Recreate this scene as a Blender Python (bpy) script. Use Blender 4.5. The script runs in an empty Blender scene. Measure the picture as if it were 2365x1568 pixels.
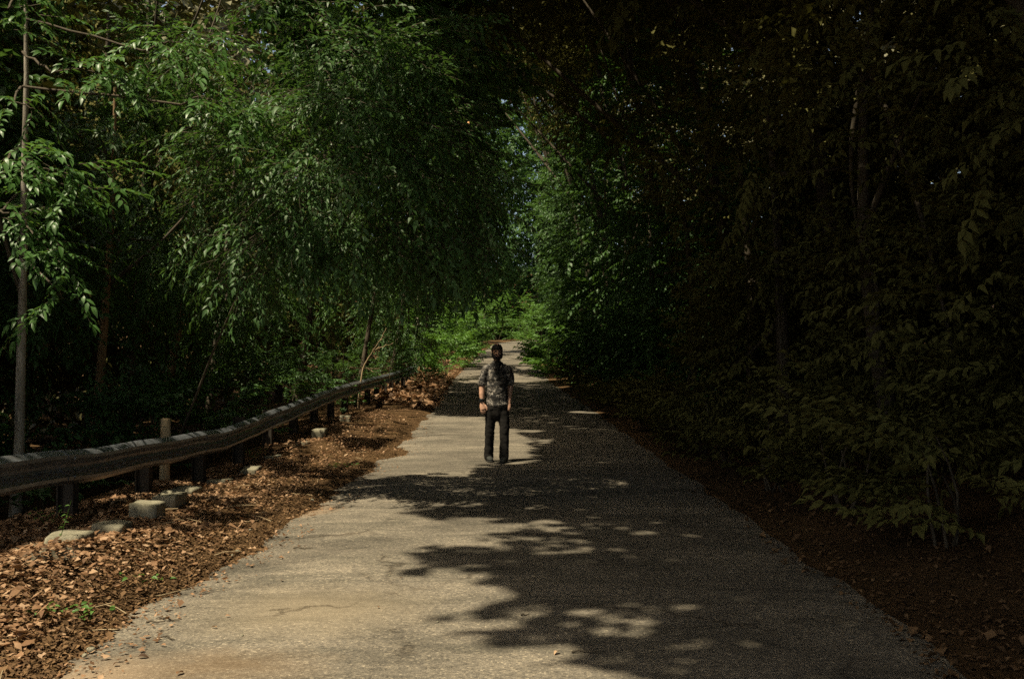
import bpy, bmesh, math, random
import numpy as np
from mathutils import Vector, Matrix, noise as mnoise

RS = np.random.RandomState(7)
random.seed(7)
S = bpy.context.scene
C = S.collection

# ------------------------------------------------------------------ camera
CAM_H = 1.6
PITCH = 0.0157
FPX = 2365 * 35 / 36.0
cam_d = bpy.data.cameras.new('camera')
cam_d.lens = 35; cam_d.sensor_width = 36; cam_d.clip_start = 0.05; cam_d.clip_end = 2000
cam = bpy.data.objects.new('camera', cam_d); C.objects.link(cam)
cam.location = (0, 0, CAM_H)
cam.rotation_euler = (math.pi / 2 + PITCH, 0, 0)
S.camera = cam

# ------------------------------------------------------------------ sky and sun
SUN_EL = math.radians(63)
SUN_H = Vector((-0.82, -0.57, 0)).normalized()      # horizontal direction towards the sun
TO_SUN = Vector((SUN_H.x * math.cos(SUN_EL), SUN_H.y * math.cos(SUN_EL), math.sin(SUN_EL)))
COT = 1 / math.tan(SUN_EL)
CX, CY = -SUN_H.x * COT, -SUN_H.y * COT             # ground shift of a shadow per metre of height
W = bpy.data.worlds.new('World'); S.world = W; W.use_nodes = True
nt = W.node_tree
bg = nt.nodes['Background']
sky = nt.nodes.new('ShaderNodeTexSky'); sky.sky_type = 'NISHITA'; sky.sun_disc = False
sky.sun_elevation = SUN_EL
sky.sun_rotation = math.atan2(SUN_H.x, SUN_H.y)
sky.air_density = 0.5; sky.dust_density = 2.0; sky.ozone_density = 0.3
nt.links.new(sky.outputs[0], bg.inputs[0])
bg.inputs[1].default_value = 0.115
sl = bpy.data.lights.new('sun', 'SUN'); sl.energy = 3.0; sl.angle = math.radians(0.53); sl.color = (1.0, 0.955, 0.94)
so = bpy.data.objects.new('sun', sl); C.objects.link(so)
so.location = (-20, 2, 40)
so.rotation_euler = (-TO_SUN).to_track_quat('-Z', 'Y').to_euler()
S.view_settings.view_transform = 'Standard'; S.view_settings.look = 'None'
S.view_settings.exposure = 0.98; S.view_settings.gamma = 1.0
S.view_settings.use_white_balance = True; S.view_settings.white_balance_temperature = 8800; S.view_settings.white_balance_tint = 1
S.render.engine = 'CYCLES'
S.cycles.use_denoising = False
try: S.cycles.sampling_pattern = 'TABULATED_SOBOL'
except Exception: pass
S.cycles.max_bounces = 6; S.cycles.diffuse_bounces = 3; S.cycles.glossy_bounces = 2
S.cycles.transmission_bounces = 3; S.cycles.sample_clamp_indirect = 4.0

# ------------------------------------------------------------------ helpers
def tag(o, label=None, cat=None, group=None, kind=None):
    if label: o['label'] = label
    if cat: o['category'] = cat
    if group: o['group'] = group
    if kind: o['kind'] = kind
    return o

def empty(name, loc=(0, 0, 0), rz=0.0):
    o = bpy.data.objects.new(name, None); C.objects.link(o)
    o.location = loc; o.rotation_euler = (0, 0, rz); o.empty_display_size = 0.2
    return o

def link_mesh(name, me, mat, parent=None, world=True):
    """link a mesh object; a mesh given in world coordinates is kept there under a moved parent"""
    o = bpy.data.objects.new(name, me); C.objects.link(o)
    if mat is not None and not me.materials: me.materials.append(mat)
    if parent is not None:
        o.parent = parent
        if world:
            m = Matrix.LocRotScale(parent.location, parent.rotation_euler, parent.scale)
            o.matrix_parent_inverse = m.inverted()
    return o

def mesh_np(name, V, F, rnd=None, smooth=False):
    """V (n,3), F (m,k) all faces of k corners"""
    V = np.asarray(V, dtype=np.float32); F = np.asarray(F, dtype=np.int32)
    me = bpy.data.meshes.new(name)
    k = F.shape[1]
    me.vertices.add(len(V)); me.vertices.foreach_set('co', V.ravel())
    me.loops.add(F.size); me.loops.foreach_set('vertex_index', F.ravel())
    me.polygons.add(len(F)); me.polygons.foreach_set('loop_start', np.arange(0, F.size, k, dtype=np.int32))
    me.update(calc_edges=True)
    if smooth: me.polygons.foreach_set('use_smooth', np.ones(len(F), dtype=bool))
    if rnd is not None:
        a = me.attributes.new('rnd', 'FLOAT', 'FACE'); a.data.foreach_set('value', np.asarray(rnd, dtype=np.float32))
    return me

def tube(P, R, sides=8, cap=True):
    """verts and quads of a tube through points P with radii R (quads only, ends closed to a point)"""
    P = [Vector(p) for p in P]; n = len(P)
    V = []; F = []
    up = Vector((0.3, 0.2, 1)).normalized()
    prev = None
    for i in range(n):
        t = (P[min(i + 1, n - 1)] - P[max(i - 1, 0)]).normalized()
        if prev is None:
            a = t.cross(Vector((1, 0, 0)) if abs(t.x) < 0.8 else Vector((0, 1, 0))).normalized()
        else:
            a = (prev - t * prev.dot(t)).normalized()
        prev = a
        b = t.cross(a)
        for s in range(sides):
            an = 2 * math.pi * s / sides
            V.append(P[i] + (a * math.cos(an) + b * math.sin(an)) * R[i])
    for i in range(n - 1):
        for s in range(sides):
            s2 = (s + 1) % sides
            F.append((i * sides + s, i * sides + s2, (i + 1) * sides + s2, (i + 1) * sides + s))
    return V, F

class MB:
    def __init__(self): self.V = []; self.F = []
    def add(self, V, F):
        o = len(self.V); self.V += [tuple(v) for v in V]; self.F += [tuple(i + o for i in f) for f in F]; return self
    def tube(self, P, R, sides=8): return self.add(*tube(P, R, sides))
    def mesh(self, name, smooth=True):
        me = bpy.data.meshes.new(name); me.from_pydata(self.V, [], self.F); me.update()
        if smooth: me.polygons.foreach_set('use_smooth', np.ones(len(self.F), dtype=bool))
        return me

# ------------------------------------------------------------------ terrain heights
_py = np.arange(-60, 340, 1.0)
_pz = np.interp(_py, [-60, 22, 30, 45, 65, 85, 106, 125, 160, 340], [0, 0, 0.06, 0.43, 1.15, 1.8, 2.5, 3.2, 4.6, 9])
_k = np.ones(9) / 9
_pz = np.convolve(np.pad(_pz, 4, mode='edge'), _k, mode='valid')
def rz(y): return np.interp(y, _py, _pz)
def centre(y): return np.interp(y, [0, 28, 45, 65, 90, 112, 122, 130, 138, 146, 154], [0, 0, -0.5, -0.45, -0.3, -0.1, 0.5, 2.2, 5.2, 9.8, 16])
_edge_y = [0, 4.0, 4.9, 5.5, 6.2, 7.0, 8.0, 8.8, 9.9, 11.5, 13.1, 15.2, 15.7, 16.4, 17.5, 19.4, 22, 26.3, 32, 45, 65, 160]
_edge_x = [-2.35, -2.33, -2.32, -2.37, -2.40, -2.20, -2.14, -2.20, -2.07, -2.10, -2.0, -2.02, -1.85, -1.72, -2.0, -2.0, -2.12, -2.2, -2.25, -2.25, -2.25, -2.3]
def left_edge(y):
    y = np.asarray(y, dtype=float)
    w = 0.065 * np.sin(y * 2.3 + 1) + 0.05 * np.sin(y * 4.6 + .7) * np.sin(y * 1.1) + 0.022 * np.sin(y * 11.3 + 2) + 0.014 * np.sin(y * 23.7) + 0.010 * np.sin(y * 41.3 + 1) + 0.008 * np.sin(y * 67.1)
    return centre(y) * (y > 28) + np.interp(y, _edge_y, _edge_x) + w * np.clip(y / 6, 0.5, 1)
def right_edge(y):
    y = np.asarray(y, dtype=float)
    w = 0.05 * np.sin(y * 1.9 + 2) + 0.03 * np.sin(y * 4.7)
    return centre(y) + np.interp(y, [0, 30, 45, 160], [2.35, 2.3, 2.15, 2.25]) + w

def ground_h(x, y):
    x = np.asarray(x, dtype=float); y = np.asarray(y, dtype=float)
    h = rz(y) + 0 * x
    c = centre(y)
    l = (c * (y > 28) + np.interp(y, _edge_y, _edge_x)) - x - 0.02      # distance left of the road's left side
    r = (x - c) - 2.3
    sh = np.interp(y, [0, 8, 13.5, 20, 30, 45], [0.06, 0.08, -0.02, 0.10, 0.2, 0.1])
    h = h - 0.015
    h += np.clip(l / 1.4, 0, 1) * sh + np.clip(l, 0, 0.15) * 0.2
    h -= np.clip(l - 2.3, 0, 9) * 0.22
    h += np.clip(l - 16, 0, 60) * 0.25
    h += np.clip(r, 0, 1.2) * 0.10 + np.clip(r - 1.2, 0, 60) * 0.16
    b = np.clip(np.maximum(l, r), 0, 0.6)
    h += b * 0.05 * (np.sin(x * 3.1 + y * 1.3) + np.sin(y * 2.7 - x * 1.7)) + b * 0.10 * np.sin(x * .7 + 1) * np.sin(y * .53)
    # behind the far bend the ground climbs into a wooded slope
    h += np.clip(y - 148, 0, 40) * 0.34
    return h

def ray(px, py):
    dx = (px - 1182.5) / FPX; dz = (784 - py) / FPX
    return dx, math.cos(PITCH) - dz * math.sin(PITCH), dz * math.cos(PITCH) + math.sin(PITCH)
def at(px, py, d):
    a, b, c = ray(px, py); k = d / b
    return Vector((a * k, d, CAM_H + c * k))
def G(px, py):
    """ground point seen at a place of the photograph"""
    a, b, c = ray(px, py)
    lo = 1.0
    for i in range(4000):
        d = lo + i * 0.05 if i < 600 else 31 + (i - 600) * 0.2
        if d > 127: break
        x_ = a / b * d; zg = float(rz(d)) if d > 26 or x_ > float(left_edge(d)) else float(ground_h(x_, d))
        if CAM_H + c / b * d <= zg: return (x_, d, zg)
    return (a / b * 127, 127, float(rz(127)))

# ------------------------------------------------------------------ materials
def newmat(name):
    m = bpy.data.materials.new(name); m.use_nodes = True
    n = m.node_tree.nodes; l = m.node_tree.links
    return m, n, l, n['Principled BSDF']
def ramp(n, stops):
    r = n.new('ShaderNodeValToRGB'); e = r.color_ramp.elements
    while len(e) < len(stops): e.new(0.5)
    for i, (p, c) in enumerate(stops): e[i].position = p; e[i].color = (*c, 1)
    return r
def noise_node(n, l, scale, detail=4, rough=0.6, coord=None, dist=0.0):
    t = n.new('ShaderNodeTexNoise'); t.inputs['Scale'].default_value = scale
    t.inputs['Detail'].default_value = detail; t.inputs['Roughness'].default_value = rough
    t.inputs['Distortion'].default_value = dist
    if coord is not None: l.new(coord, t.inputs['Vector'])
    return t
def geo_pos(n): return n.new('ShaderNodeNewGeometry').outputs['Position']
def objc(n): return n.new('ShaderNodeTexCoord').outputs['Object']
def mixc(n, l, a, b, f, mode='MIX'):
    m = n.new('ShaderNodeMix'); m.data_type = 'RGBA'; m.blend_type = mode
    if isinstance(f, float): m.inputs[0].default_value = f
    else: l.new(f, m.inputs[0])
    for s, v in ((6, a), (7, b)):
        if isinstance(v, tuple): m.inputs[s].default_value = (*v, 1)
        else: l.new(v, m.inputs[s])
    return m.outputs[2]
def bump(n, l, h, strength, dist, bsdf):
    b = n.new('ShaderNodeBump'); b.inputs['Strength'].default_value = strength; b.inputs['Distance'].default_value = dist
    l.new(h, b.inputs['Height']); l.new(b.outputs[0], bsdf.inputs['Normal']); return b

def leaf_mat(name, cols, rough=0.42, trans=0.28, tcol=None, spec=0.5):
    m, n, l, b = newmat(name)
    at_ = n.new('ShaderNodeAttribute'); at_.attribute_name = 'rnd'
    r = ramp(n, [(i / (len(cols) - 1), c) for i, c in enumerate(cols)])
    l.new(at_.outputs['Fac'], r.inputs[0])
    l.new(r.outputs[0], b.inputs['Base Color'])
    b.inputs['Roughness'].default_value = rough
    b.inputs['Specular IOR Level'].default_value = spec
    if trans > 0:
        t = n.new('ShaderNodeBsdfTranslucent')
        tc = mixc(n, l, r.outputs[0], tcol or (0.10, 0.22, 0.02), 0.5)
        l.new(tc, t.inputs[0])
        ms = n.new('ShaderNodeMixShader'); ms.inputs[0].default_value = trans
        l.new(b.outputs[0], ms.inputs[1]); l.new(t.outputs[0], ms.inputs[2])
        l.new(ms.outputs[0], n['Material Output'].inputs['Surface'])
    return m

M = {}
M['leaf_near'] = leaf_mat('glossy_green_leaf', [(0.060, 0.15, 0.035), (0.085, 0.20, 0.055), (0.12, 0.25, 0.08)], 0.40, 0.36, (0.17, 0.32, 0.03))
M['leaf_mid'] = leaf_mat('mid_green_leaf', [(0.045, 0.11, 0.030), (0.065, 0.15, 0.045), (0.090, 0.185, 0.065)], 0.48, 0.30, (0.13, 0.26, 0.03), 0.4)
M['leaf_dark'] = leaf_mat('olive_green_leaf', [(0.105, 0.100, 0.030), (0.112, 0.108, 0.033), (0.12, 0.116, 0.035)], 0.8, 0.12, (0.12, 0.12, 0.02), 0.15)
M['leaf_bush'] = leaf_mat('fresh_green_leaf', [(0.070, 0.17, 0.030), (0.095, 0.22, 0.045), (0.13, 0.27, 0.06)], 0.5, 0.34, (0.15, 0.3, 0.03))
M['leaf_back'] = leaf_mat('wood_leaf', [(0.09, 0.085, 0.026), (0.11, 0.10, 0.03)], 0.6, 0.0)
M['dead'] = leaf_mat('dead_leaf', [(0.07, 0.036, 0.018), (0.20, 0.105, 0.052), (0.36, 0.205, 0.115), (0.52, 0.35, 0.22)], 0.7, 0.12, (0.3, 0.14, 0.05), 0.3)
M['crumb'] = leaf_mat('leaf_crumbs', [(0.07, 0.04, 0.02), (0.14, 0.08, 0.04), (0.24, 0.14, 0.07)], 0.85, 0.0, None, 0.2)

def mk_road():
    m, n, l, b = newmat('worn_asphalt')
    p = geo_pos(n)
    big = noise_node(n, l, 0.55, 4, 0.6, p, 0.4)
    c1 = ramp(n, [(0.34, (0.150, 0.131, 0.104)), (0.5, (0.204, 0.178, 0.141)), (0.64, (0.270, 0.233, 0.182))])
    l.new(big.outputs[0], c1.inputs[0])
    # long darker smears across the lane
    mp = n.new('ShaderNodeMapping'); mp.inputs['Scale'].default_value = (0.7, 2.2, 1); l.new(p, mp.inputs['Vector'])
    sm = noise_node(n, l, 1.3, 5, 0.65, mp.outputs[0], 0.8)
    r2 = ramp(n, [(0.42, (1.04, 1.04, 1.04)), (0.66, (0.60, 0.62, 0.62))])
    l.new(sm.outputs[0], r2.inputs[0])
    col = mixc(n, l, c1.outputs[0], r2.outputs[0], 1.0, 'MULTIPLY')
    # aggregate
    v = n.new('ShaderNodeTexVoronoi'); v.inputs['Scale'].default_value = 85; l.new(p, v.inputs['Vector'])
    sp = n.new('ShaderNodeSeparateColor'); l.new(v.outputs['Color'], sp.inputs[0])
    r3 = ramp(n, [(0.0, (0.55, 0.55, 0.56)), (0.55, (0.97, 0.97, 0.97)), (0.9, (1.15, 1.12, 1.08)), (1.0, (1.9, 1.85, 1.75))])
    l.new(sp.outputs[0], r3.inputs[0])
    col = mixc(n, l, col, r3.outputs[0], 1.0, 'MULTIPLY')
    fine = noise_node(n, l, 26, 3, 0.7, p)
    r4 = ramp(n, [(0.3, (0.78, 0.78, 0.78)), (0.7, (1.18, 1.18, 1.18))]); l.new(fine.outputs[0], r4.inputs[0])
    col = mixc(n, l, col, r4.outputs[0], 1.0, 'MULTIPLY')
    # rusty brown soil stain by the middle of the near lane
    def stain(px, py, sx, sy, colr, amt):
        nonlocal col
        g = G(px, py)
        mp2 = n.new('ShaderNodeMapping'); mp2.vector_type = 'TEXTURE'
        mp2.inputs['Location'].default_value = (g[0], g[1], 0); mp2.inputs['Scale'].default_value = (sx, sy, 50)
        wob = noise_node(n, l, 3.0, 4, 0.7, p)
        ad = n.new('ShaderNodeVectorMath'); ad.operation = 'MULTIPLY_ADD'
        l.new(wob.outputs['Color'], ad.inputs[0]); ad.inputs[1].default_value = (0.5, 0.5, 0); l.new(p, ad.inputs[2])
        l.new(ad.outputs[0], mp2.inputs['Vector'])
        ln = n.new('ShaderNodeVectorMath'); ln.operation = 'LENGTH'; l.new(mp2.outputs[0], ln.inputs[0])
        rr = ramp(n, [(0.2, (amt,) * 3), (1.0, (0, 0, 0))]); l.new(ln.outputs['Value'], rr.inputs[0])
        col = mixc(n, l, col, colr, rr.outputs[0])
    stain(640, 1515, 0.7, 0.4, (0.20, 0.125, 0.065), 0.5)
    stain(330, 1545, 0.5, 0.5, (0.36, 0.25, 0.16), 0.6)
    stain(830, 1390, 0.9, 0.8, (0.34, 0.27, 0.18), 0.45)
    stain(760, 1170, 0.5, 0.5, (0.30, 0.19, 0.11), 0.6)
    wv = noise_node(n, l, 1.7, 5, 0.65, p)
    ad = n.new('ShaderNodeVectorMath'); ad.operation = 'MULTIPLY_ADD'
    l.new(wv.outputs['Color'], ad.inputs[0]); ad.inputs[1].default_value = (0.9, 0.9, 0); l.new(p, ad.inputs[2])
    cv = n.new('ShaderNodeTexVoronoi'); cv.feature = 'DISTANCE_TO_EDGE'; cv.inputs['Scale'].default_value = 0.42; l.new(ad.outputs[0], cv.inputs['Vector'])
    cr = ramp(n, [(0.0, (0.42, 0.40, 0.38)), (0.007, (0.75, 0.74, 0.73)), (0.015, (1, 1, 1))]); l.new(cv.outputs['Distance'], cr.inputs[0])
    cm = noise_node(n, l, 0.9, 2, 0.5, p); crm = ramp(n, [(0.46, (0, 0, 0)), (0.56, (1, 1, 1))]); l.new(cm.outputs[0], crm.inputs[0])
    col = mixc(n, l, col, mixc(n, l, col, cr.outputs[0], 1.0, 'MULTIPLY'), crm.outputs[0])
    l.new(col, b.inputs['Base Color'])
    b.inputs['Roughness'].default_value = 0.9; b.inputs['Specular IOR Level'].default_value = 0.25
    bump(n, l, v.outputs['Distance'], 0.5, 0.006, b)
    return m
M['road'] = mk_road()

def mk_ground():
    m, n, l, b = newmat('forest_soil')
    p = geo_pos(n)
    a = noise_node(n, l, 1.4, 6, 0.65, p); c = noise_node(n, l, 38, 4, 0.75, p)
    r = ramp(n, [(0.3, (0.075, 0.045, 0.022)), (0.6, (0.125, 0.075, 0.038)), (0.8, (0.09, 0.075, 0.03))]); l.new(a.outputs[0], r.inputs[0])
    r2 = ramp(n, [(0.3, (0.5, 0.5, 0.5)), (0.7, (1.5, 1.4, 1.25))]); l.new(c.outputs[0], r2.inputs[0])
    l.new(mixc(n, l, r.outputs[0], r2.outputs[0], 1.0, 'MULTIPLY'), b.inputs['Base Color'])
    b.inputs['Roughness'].default_value = 0.95; b.inputs['Specular IOR Level'].default_value = 0.15
    bump(n, l, c.outputs[0], 0.9, 0.04, b)
    return m
M['ground'] = mk_ground()

def mk_bark(name, c0, c1, sc=9.0):
    m, n, l, b = newmat(name)
    p = geo_pos(n)
    mp = n.new('ShaderNodeMapping'); mp.inputs['Scale'].default_value = (1, 1, 0.22); l.new(p, mp.inputs['Vector'])
    a = noise_node(n, l, sc, 6, 0.7, mp.outputs[0], 0.4)
    r = ramp(n, [(0.32, c0), (0.68, c1)]); l.new(a.outputs[0], r.inputs[0])
    l.new(r.outputs[0], b.inputs['Base Color']); b.inputs['Roughness'].default_value = 0.9
    bump(n, l, a.outputs[0], 0.8, 0.02, b)
    return m
M['bark'] = mk_bark('brown_bark', (0.04, 0.031, 0.02), (0.115, 0.09, 0.058))
M['bark_pale'] = mk_bark('pale_bark', (0.14, 0.12, 0.09), (0.46, 0.41, 0.34))
M['bark_tan'] = mk_bark('tan_bark', (0.18, 0.11, 0.055), (0.40, 0.26, 0.14))
M['dead_wood'] = mk_bark('weathered_dead_wood', (0.28, 0.20, 0.11), (0.50, 0.38, 0.23), 20)

def mk_steel():
    m, n, l, b = newmat('weathered_galvanised_steel')
    p = geo_pos(n)
    a = noise_node(n, l, 3.5, 6, 0.7, p); c = noise_node(n, l, 45, 3, 0.7, p)
    r = ramp(n, [(0.3, (0.13, 0.14, 0.15)), (0.55, (0.28, 0.30, 0.33)), (0.75, (0.15, 0.13, 0.11))]); l.new(a.outputs[0], r.inputs[0])
    r2 = ramp(n, [(0.3, (0.75,) * 3), (0.7, (1.15,) * 3)]); l.new(c.outputs[0], r2.inputs[0])
    l.new(mixc(n, l, r.outputs[0], r2.outputs[0], 1.0, 'MULTIPLY'), b.inputs['Base Color'])
    b.inputs['Metallic'].default_value = 0.6; b.inputs['Roughness'].default_value = 0.36
    return m
M['steel'] = mk_steel()
M['post'] = mk_bark('dark_weathered_post', (0.025, 0.02, 0.015), (0.065, 0.05, 0.035))

def mk_stone():
    m, n, l, b = newmat('rough_granite')
    p = objc(n)
    oi = n.new('ShaderNodeObjectInfo')
    a = noise_node(n, l, 6, 5, 0.7, p); c = noise_node(n, l, 60, 3, 0.8, p)
    r = ramp(n, [(0.3, (0.15, 0.14, 0.09)), (0.6, (0.33, 0.30, 0.215)), (0.8, (0.15, 0.16, 0.08))]); l.new(a.outputs[0], r.inputs[0])
    r2 = ramp(n, [(0.3, (0.6,) * 3), (0.7, (1.3,) * 3)]); l.new(c.outputs[0], r2.inputs[0])
    col = mixc(n, l, r.outputs[0], r2.outputs[0], 1.0, 'MULTIPLY')
    l.new(col, b.inputs['Base Color']); b.inputs['Roughness'].default_value = 0.9
    bump(n, l, c.outputs[0], 0.7, 0.01, b)
    return m
M['stone'] = mk_stone()

def plain(name, col, rough=0.7, sc=30.0, var=0.25, spec=0.4, bmp=0.0):
    m, n, l, b = newmat(name)
    a = noise_node(n, l, sc, 4, 0.7, objc(n))
    r = ramp(n, [(0.3, tuple(c * (1 - var) for c in col)), (0.7, tuple(c * (1 + var) for c in col))]); l.new(a.outputs[0], r.inputs[0])
    l.new(r.outputs[0], b.inputs['Base Color']); b.inputs['Roughness'].default_value = rough
    b.inputs['Specular IOR Level'].default_value = spec
    if bmp: bump(n, l, a.outputs[0], bmp, 0.01, b)
    return m
M['skin'] = plain('skin', (0.62, 0.36, 0.25), 0.55, 18, 0.08)
M['hair'] = plain('black_hair', (0.016, 0.013, 0.011), 0.5, 90, 0.5, 0.4, 0.9)
M['jeans'] = plain('black_denim', (0.016, 0.0145, 0.013), 0.95, 40, 0.35, 0.15)
M['shoe'] = plain('black_suede', (0.030, 0.032, 0.027), 0.7, 40, 0.3)
M['sole'] = plain('dark_rubber', (0.02, 0.02, 0.018), 0.8, 40, 0.2)
M['watch'] = plain('black_strap', (0.012, 0.012, 0.012), 0.4, 40, 0.2)
M['eye'] = plain('eye_dark', (0.10, 0.08, 0.07), 0.3, 40, 0.2)
M['lip'] = plain('lip', (0.38, 0.17, 0.13), 0.5, 40, 0.1)
M['tee'] = plain('black_cotton', (0.016, 0.016, 0.015), 0.9, 40, 0.3)

def mk_shirt():
    m, n, l, b = newmat('black_shirt_with_pale_leaf_print')
    p = objc(n)
    w = noise_node(n, l, 9, 2, 0.5, p)
    ad = n.new('ShaderNodeVectorMath'); ad.operation = 'MULTIPLY_ADD'
    l.new(w.outputs['Color'], ad.inputs[0]); ad.inputs[1].default_value = (0.16, 0.16, 0.16); l.new(p, ad.inputs[2])
    v = n.new('ShaderNodeTexVoronoi'); v.feature = 'DISTANCE_TO_EDGE'; v.inputs['Scale'].default_value = 34; l.new(ad.outputs[0], v.inputs['Vector'])
    r = ramp(n, [(0.0, (1, 1, 1)), (0.07, (0.75,) * 3), (0.13, (0, 0, 0))]); l.new(v.outputs['Distance'], r.inputs[0])
    g = noise_node(n, l, 13, 3, 0.6, p)
    r2 = ramp(n, [(0.44, (0, 0, 0)), (0.58, (1, 1, 1))]); l.new(g.outputs[0], r2.inputs[0])
    mk = mixc(n, l, r.outputs[0], r2.outputs[0], 1.0, 'MULTIPLY')
    l.new(mixc(n, l, (0.020, 0.018, 0.016), (0.47, 0.42, 0.36), mk), b.inputs['Base Color'])
    b.inputs['Roughness'].default_value = 0.75
    return m
M['shirt'] = mk_shirt()

# ------------------------------------------------------------------ where the sun reaches the ground
def proj(P):
    P = np.asarray(P, dtype=float)
    return P[..., 0] + P[..., 2] * CX, P[..., 1] + P[..., 2] * CY

def gpoly(pts):
    out = []
    for (x, y) in pts:
        g = G(x, y); out.append((g[0] + g[2] * CX, g[1] + g[2] * CY))
    return np.array(out)

# sunlit areas of road and verge: (outline, share of the leaves above it that is missing)
LIT = []
def lit(pts, keep=0.0): LIT.append((gpoly(pts), keep))
lit([(-200, 1900), (-200, 1300), (0, 1300), (109, 1309), (215, 1317), (226, 1299), (190, 1271), (238, 1249), (340, 1243), (440, 1240), (460, 1218),
     (560, 1222), (640, 1195), (700, 1180), (760, 1172), (800, 1150), (900, 1146), (985, 1162), (1010, 1172), (900, 1182), (775, 1191), (900, 1201),
     (1100, 1206), (1200, 1210), (1290, 1215), (1310, 1226), (1190, 1236), (1150, 1258), (1060, 1262), (938, 1266), (1011, 1288), (960, 1302),
     (1023, 1320), (1075, 1338), (1175, 1356), (1206, 1368), (1290, 1385), (1310, 1402), (1175, 1403), (1120, 1425), (1100, 1452), (1136, 1469), (1250, 1482),
     (1165, 1500), (1252, 1515), (1330, 1525), (1388, 1539), (1505, 1546), (1608, 1568), (1900, 1700), (2200, 1900)])
lit([(985, 960), (1120, 966), (1172, 992), (1222, 998), (1200, 1004), (1240, 1022), (1205, 1030), (1226, 1042), (1203, 1050), (1218, 1060), (1176, 1074), (1100, 1079), (1072, 1088),
     (1110, 1101), (1040, 1106), (960, 1098), (900, 1104), (830, 1106), (822, 1098), (870, 1060), (855, 1046), (940, 1012)])
lit([(625, 1030), (700, 1022), (780, 1025), (830, 1040), (880, 1040), (870, 1058), (850, 1068), (780, 1078), (700, 1074), (690, 1055)], 0.1)
lit([(757, 1000), (860, 996), (930, 1000), (920, 1010), (860, 1014), (765, 1011)], 0.1)
lit([(850, 975), (900, 955), (985, 958), (960, 985), (900, 990), (845, 985)], 0.15)
lit([(872, 920), (900, 915), (1000, 935), (985, 942), (900, 938)], 0.1)
lit([(520, 1085), (650, 1075), (820, 1085), (790, 1130), (700, 1180), (560, 1215), (470, 1200), (560, 1150)], 0.86)
lit([(979, 858), (1037, 866), (1090, 865), (1190, 864), (1275, 882), (1180, 885), (1100, 886), (1050, 880)])
lit([(1190, 846), (1240, 850), (1200, 857)], 0.2)
lit([(1042, 822), (1099, 828), (1160, 827), (1262, 841), (1240, 845), (1100, 839), (1050, 834)])
lit([(1120, 817), (1160, 819), (1240, 826), (1238, 830), (1160, 827)])
lit([(1085, 811), (1140, 794), (1226, 792), (1228, 805), (1150, 813)])
lit([(1130, 790), (1150, 785), (1230, 784), (1230, 790)])

# sunlit spots higher up: (point, radius); leaves above on the line to the sun are missing
SHAFT = []
def shaft(P, r, zt=None):
    u, v = proj(np.array(P)); SHAFT.append((float(u), float(v), r, float(P[2]) if zt is None else zt))

def pip(u, v, poly):
    inside = np.zeros(len(u), dtype=bool)
    n = len(poly); j = n - 1
    for i in range(n):
        xi, yi = poly[i]; xj, yj = poly[j]
        if yi != yj:
            c = ((yi > v) != (yj > v)) & (u < (xj - xi) * (v - yi) / (yj - yi) + xi)
            inside ^= c
        j = i
    return inside

SKYGAP = []
def keep_mask(P, jitter=0.07, seed=0):
    """which leaf centres stay: the canopy is open where sun comes through"""
    rs = np.random.RandomState(seed)
    u, v = proj(P)
    k = np.ones(len(P), dtype=bool)
    # ragged edges: little patches of canopy shift in or out together
    ca = (np.floor(u * 3.6).astype(np.int64) * 7349 + np.floor(v * 3.1).astype(np.int64) * 9151)
    h1 = (ca * 2654435761 % 9973) / 9973.0; h2 = (ca * 40503 % 7919) / 7919.0
    uj = u + rs.normal(0, jitter, len(u)) + (h1 - .5) * 0.55 + 0.26 * np.clip(u + 1.2, 0, 1) * (v < 12.8); vj = v + rs.normal(0, jitter, len(u)) + (h2 - .5) * 0.62
    for poly, kp in LIT:
        bb = (uj > poly[:, 0].min()) & (uj < poly[:, 0].max()) & (vj > poly[:, 1].min()) & (vj < poly[:, 1].max()) & k
        idx = np.nonzero(bb)[0]
        if len(idx) == 0: continue
        ins = pip(uj[idx], vj[idx], poly)
        if kp > 0:   # broken light: whole twigs' worth of leaves stay
            cell = (np.floor(u[idx] * 3.5).astype(int) * 7349 + np.floor(v[idx] * 2.2).astype(int) * 9151) % 1000 / 1000.0
            ins &= cell > kp
        k[idx[ins]] = False
    uj = u; vj = v
    for (su, sv, r, z) in SHAFT:
        k &= ~((uj - su) ** 2 + (vj - sv) ** 2 < r * r) | (P[:, 2] < z + 0.25)
    for (c, r) in SKYGAP:
        dd = (P - np.array(c)) / np.array(r)
        cell = (np.floor(P[:, 0] * 1.1).astype(int) * 7349 + np.floor(P[:, 2] * 1.3).astype(int) * 9151) % 1000 / 1000.0
        k &= ((dd ** 2).sum(1) > 1) | (cell < 0.3)
    # most high canopy over the left-hand trees is cut away to sunlight them
    hi = (P[:, 2] > 8.2) & (u > -7.5) & (u < -2.6) & (v > 21) & (v < 60) & (P[:, 0] < -4.2)
    cell = (np.floor(u * 0.75 + .4).astype(int) * 7349 + np.floor(v * 0.6).astype(int) * 9151) % 1000 / 1000.0
    k &= ~(hi & (cell < 0.85))
    return k

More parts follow.
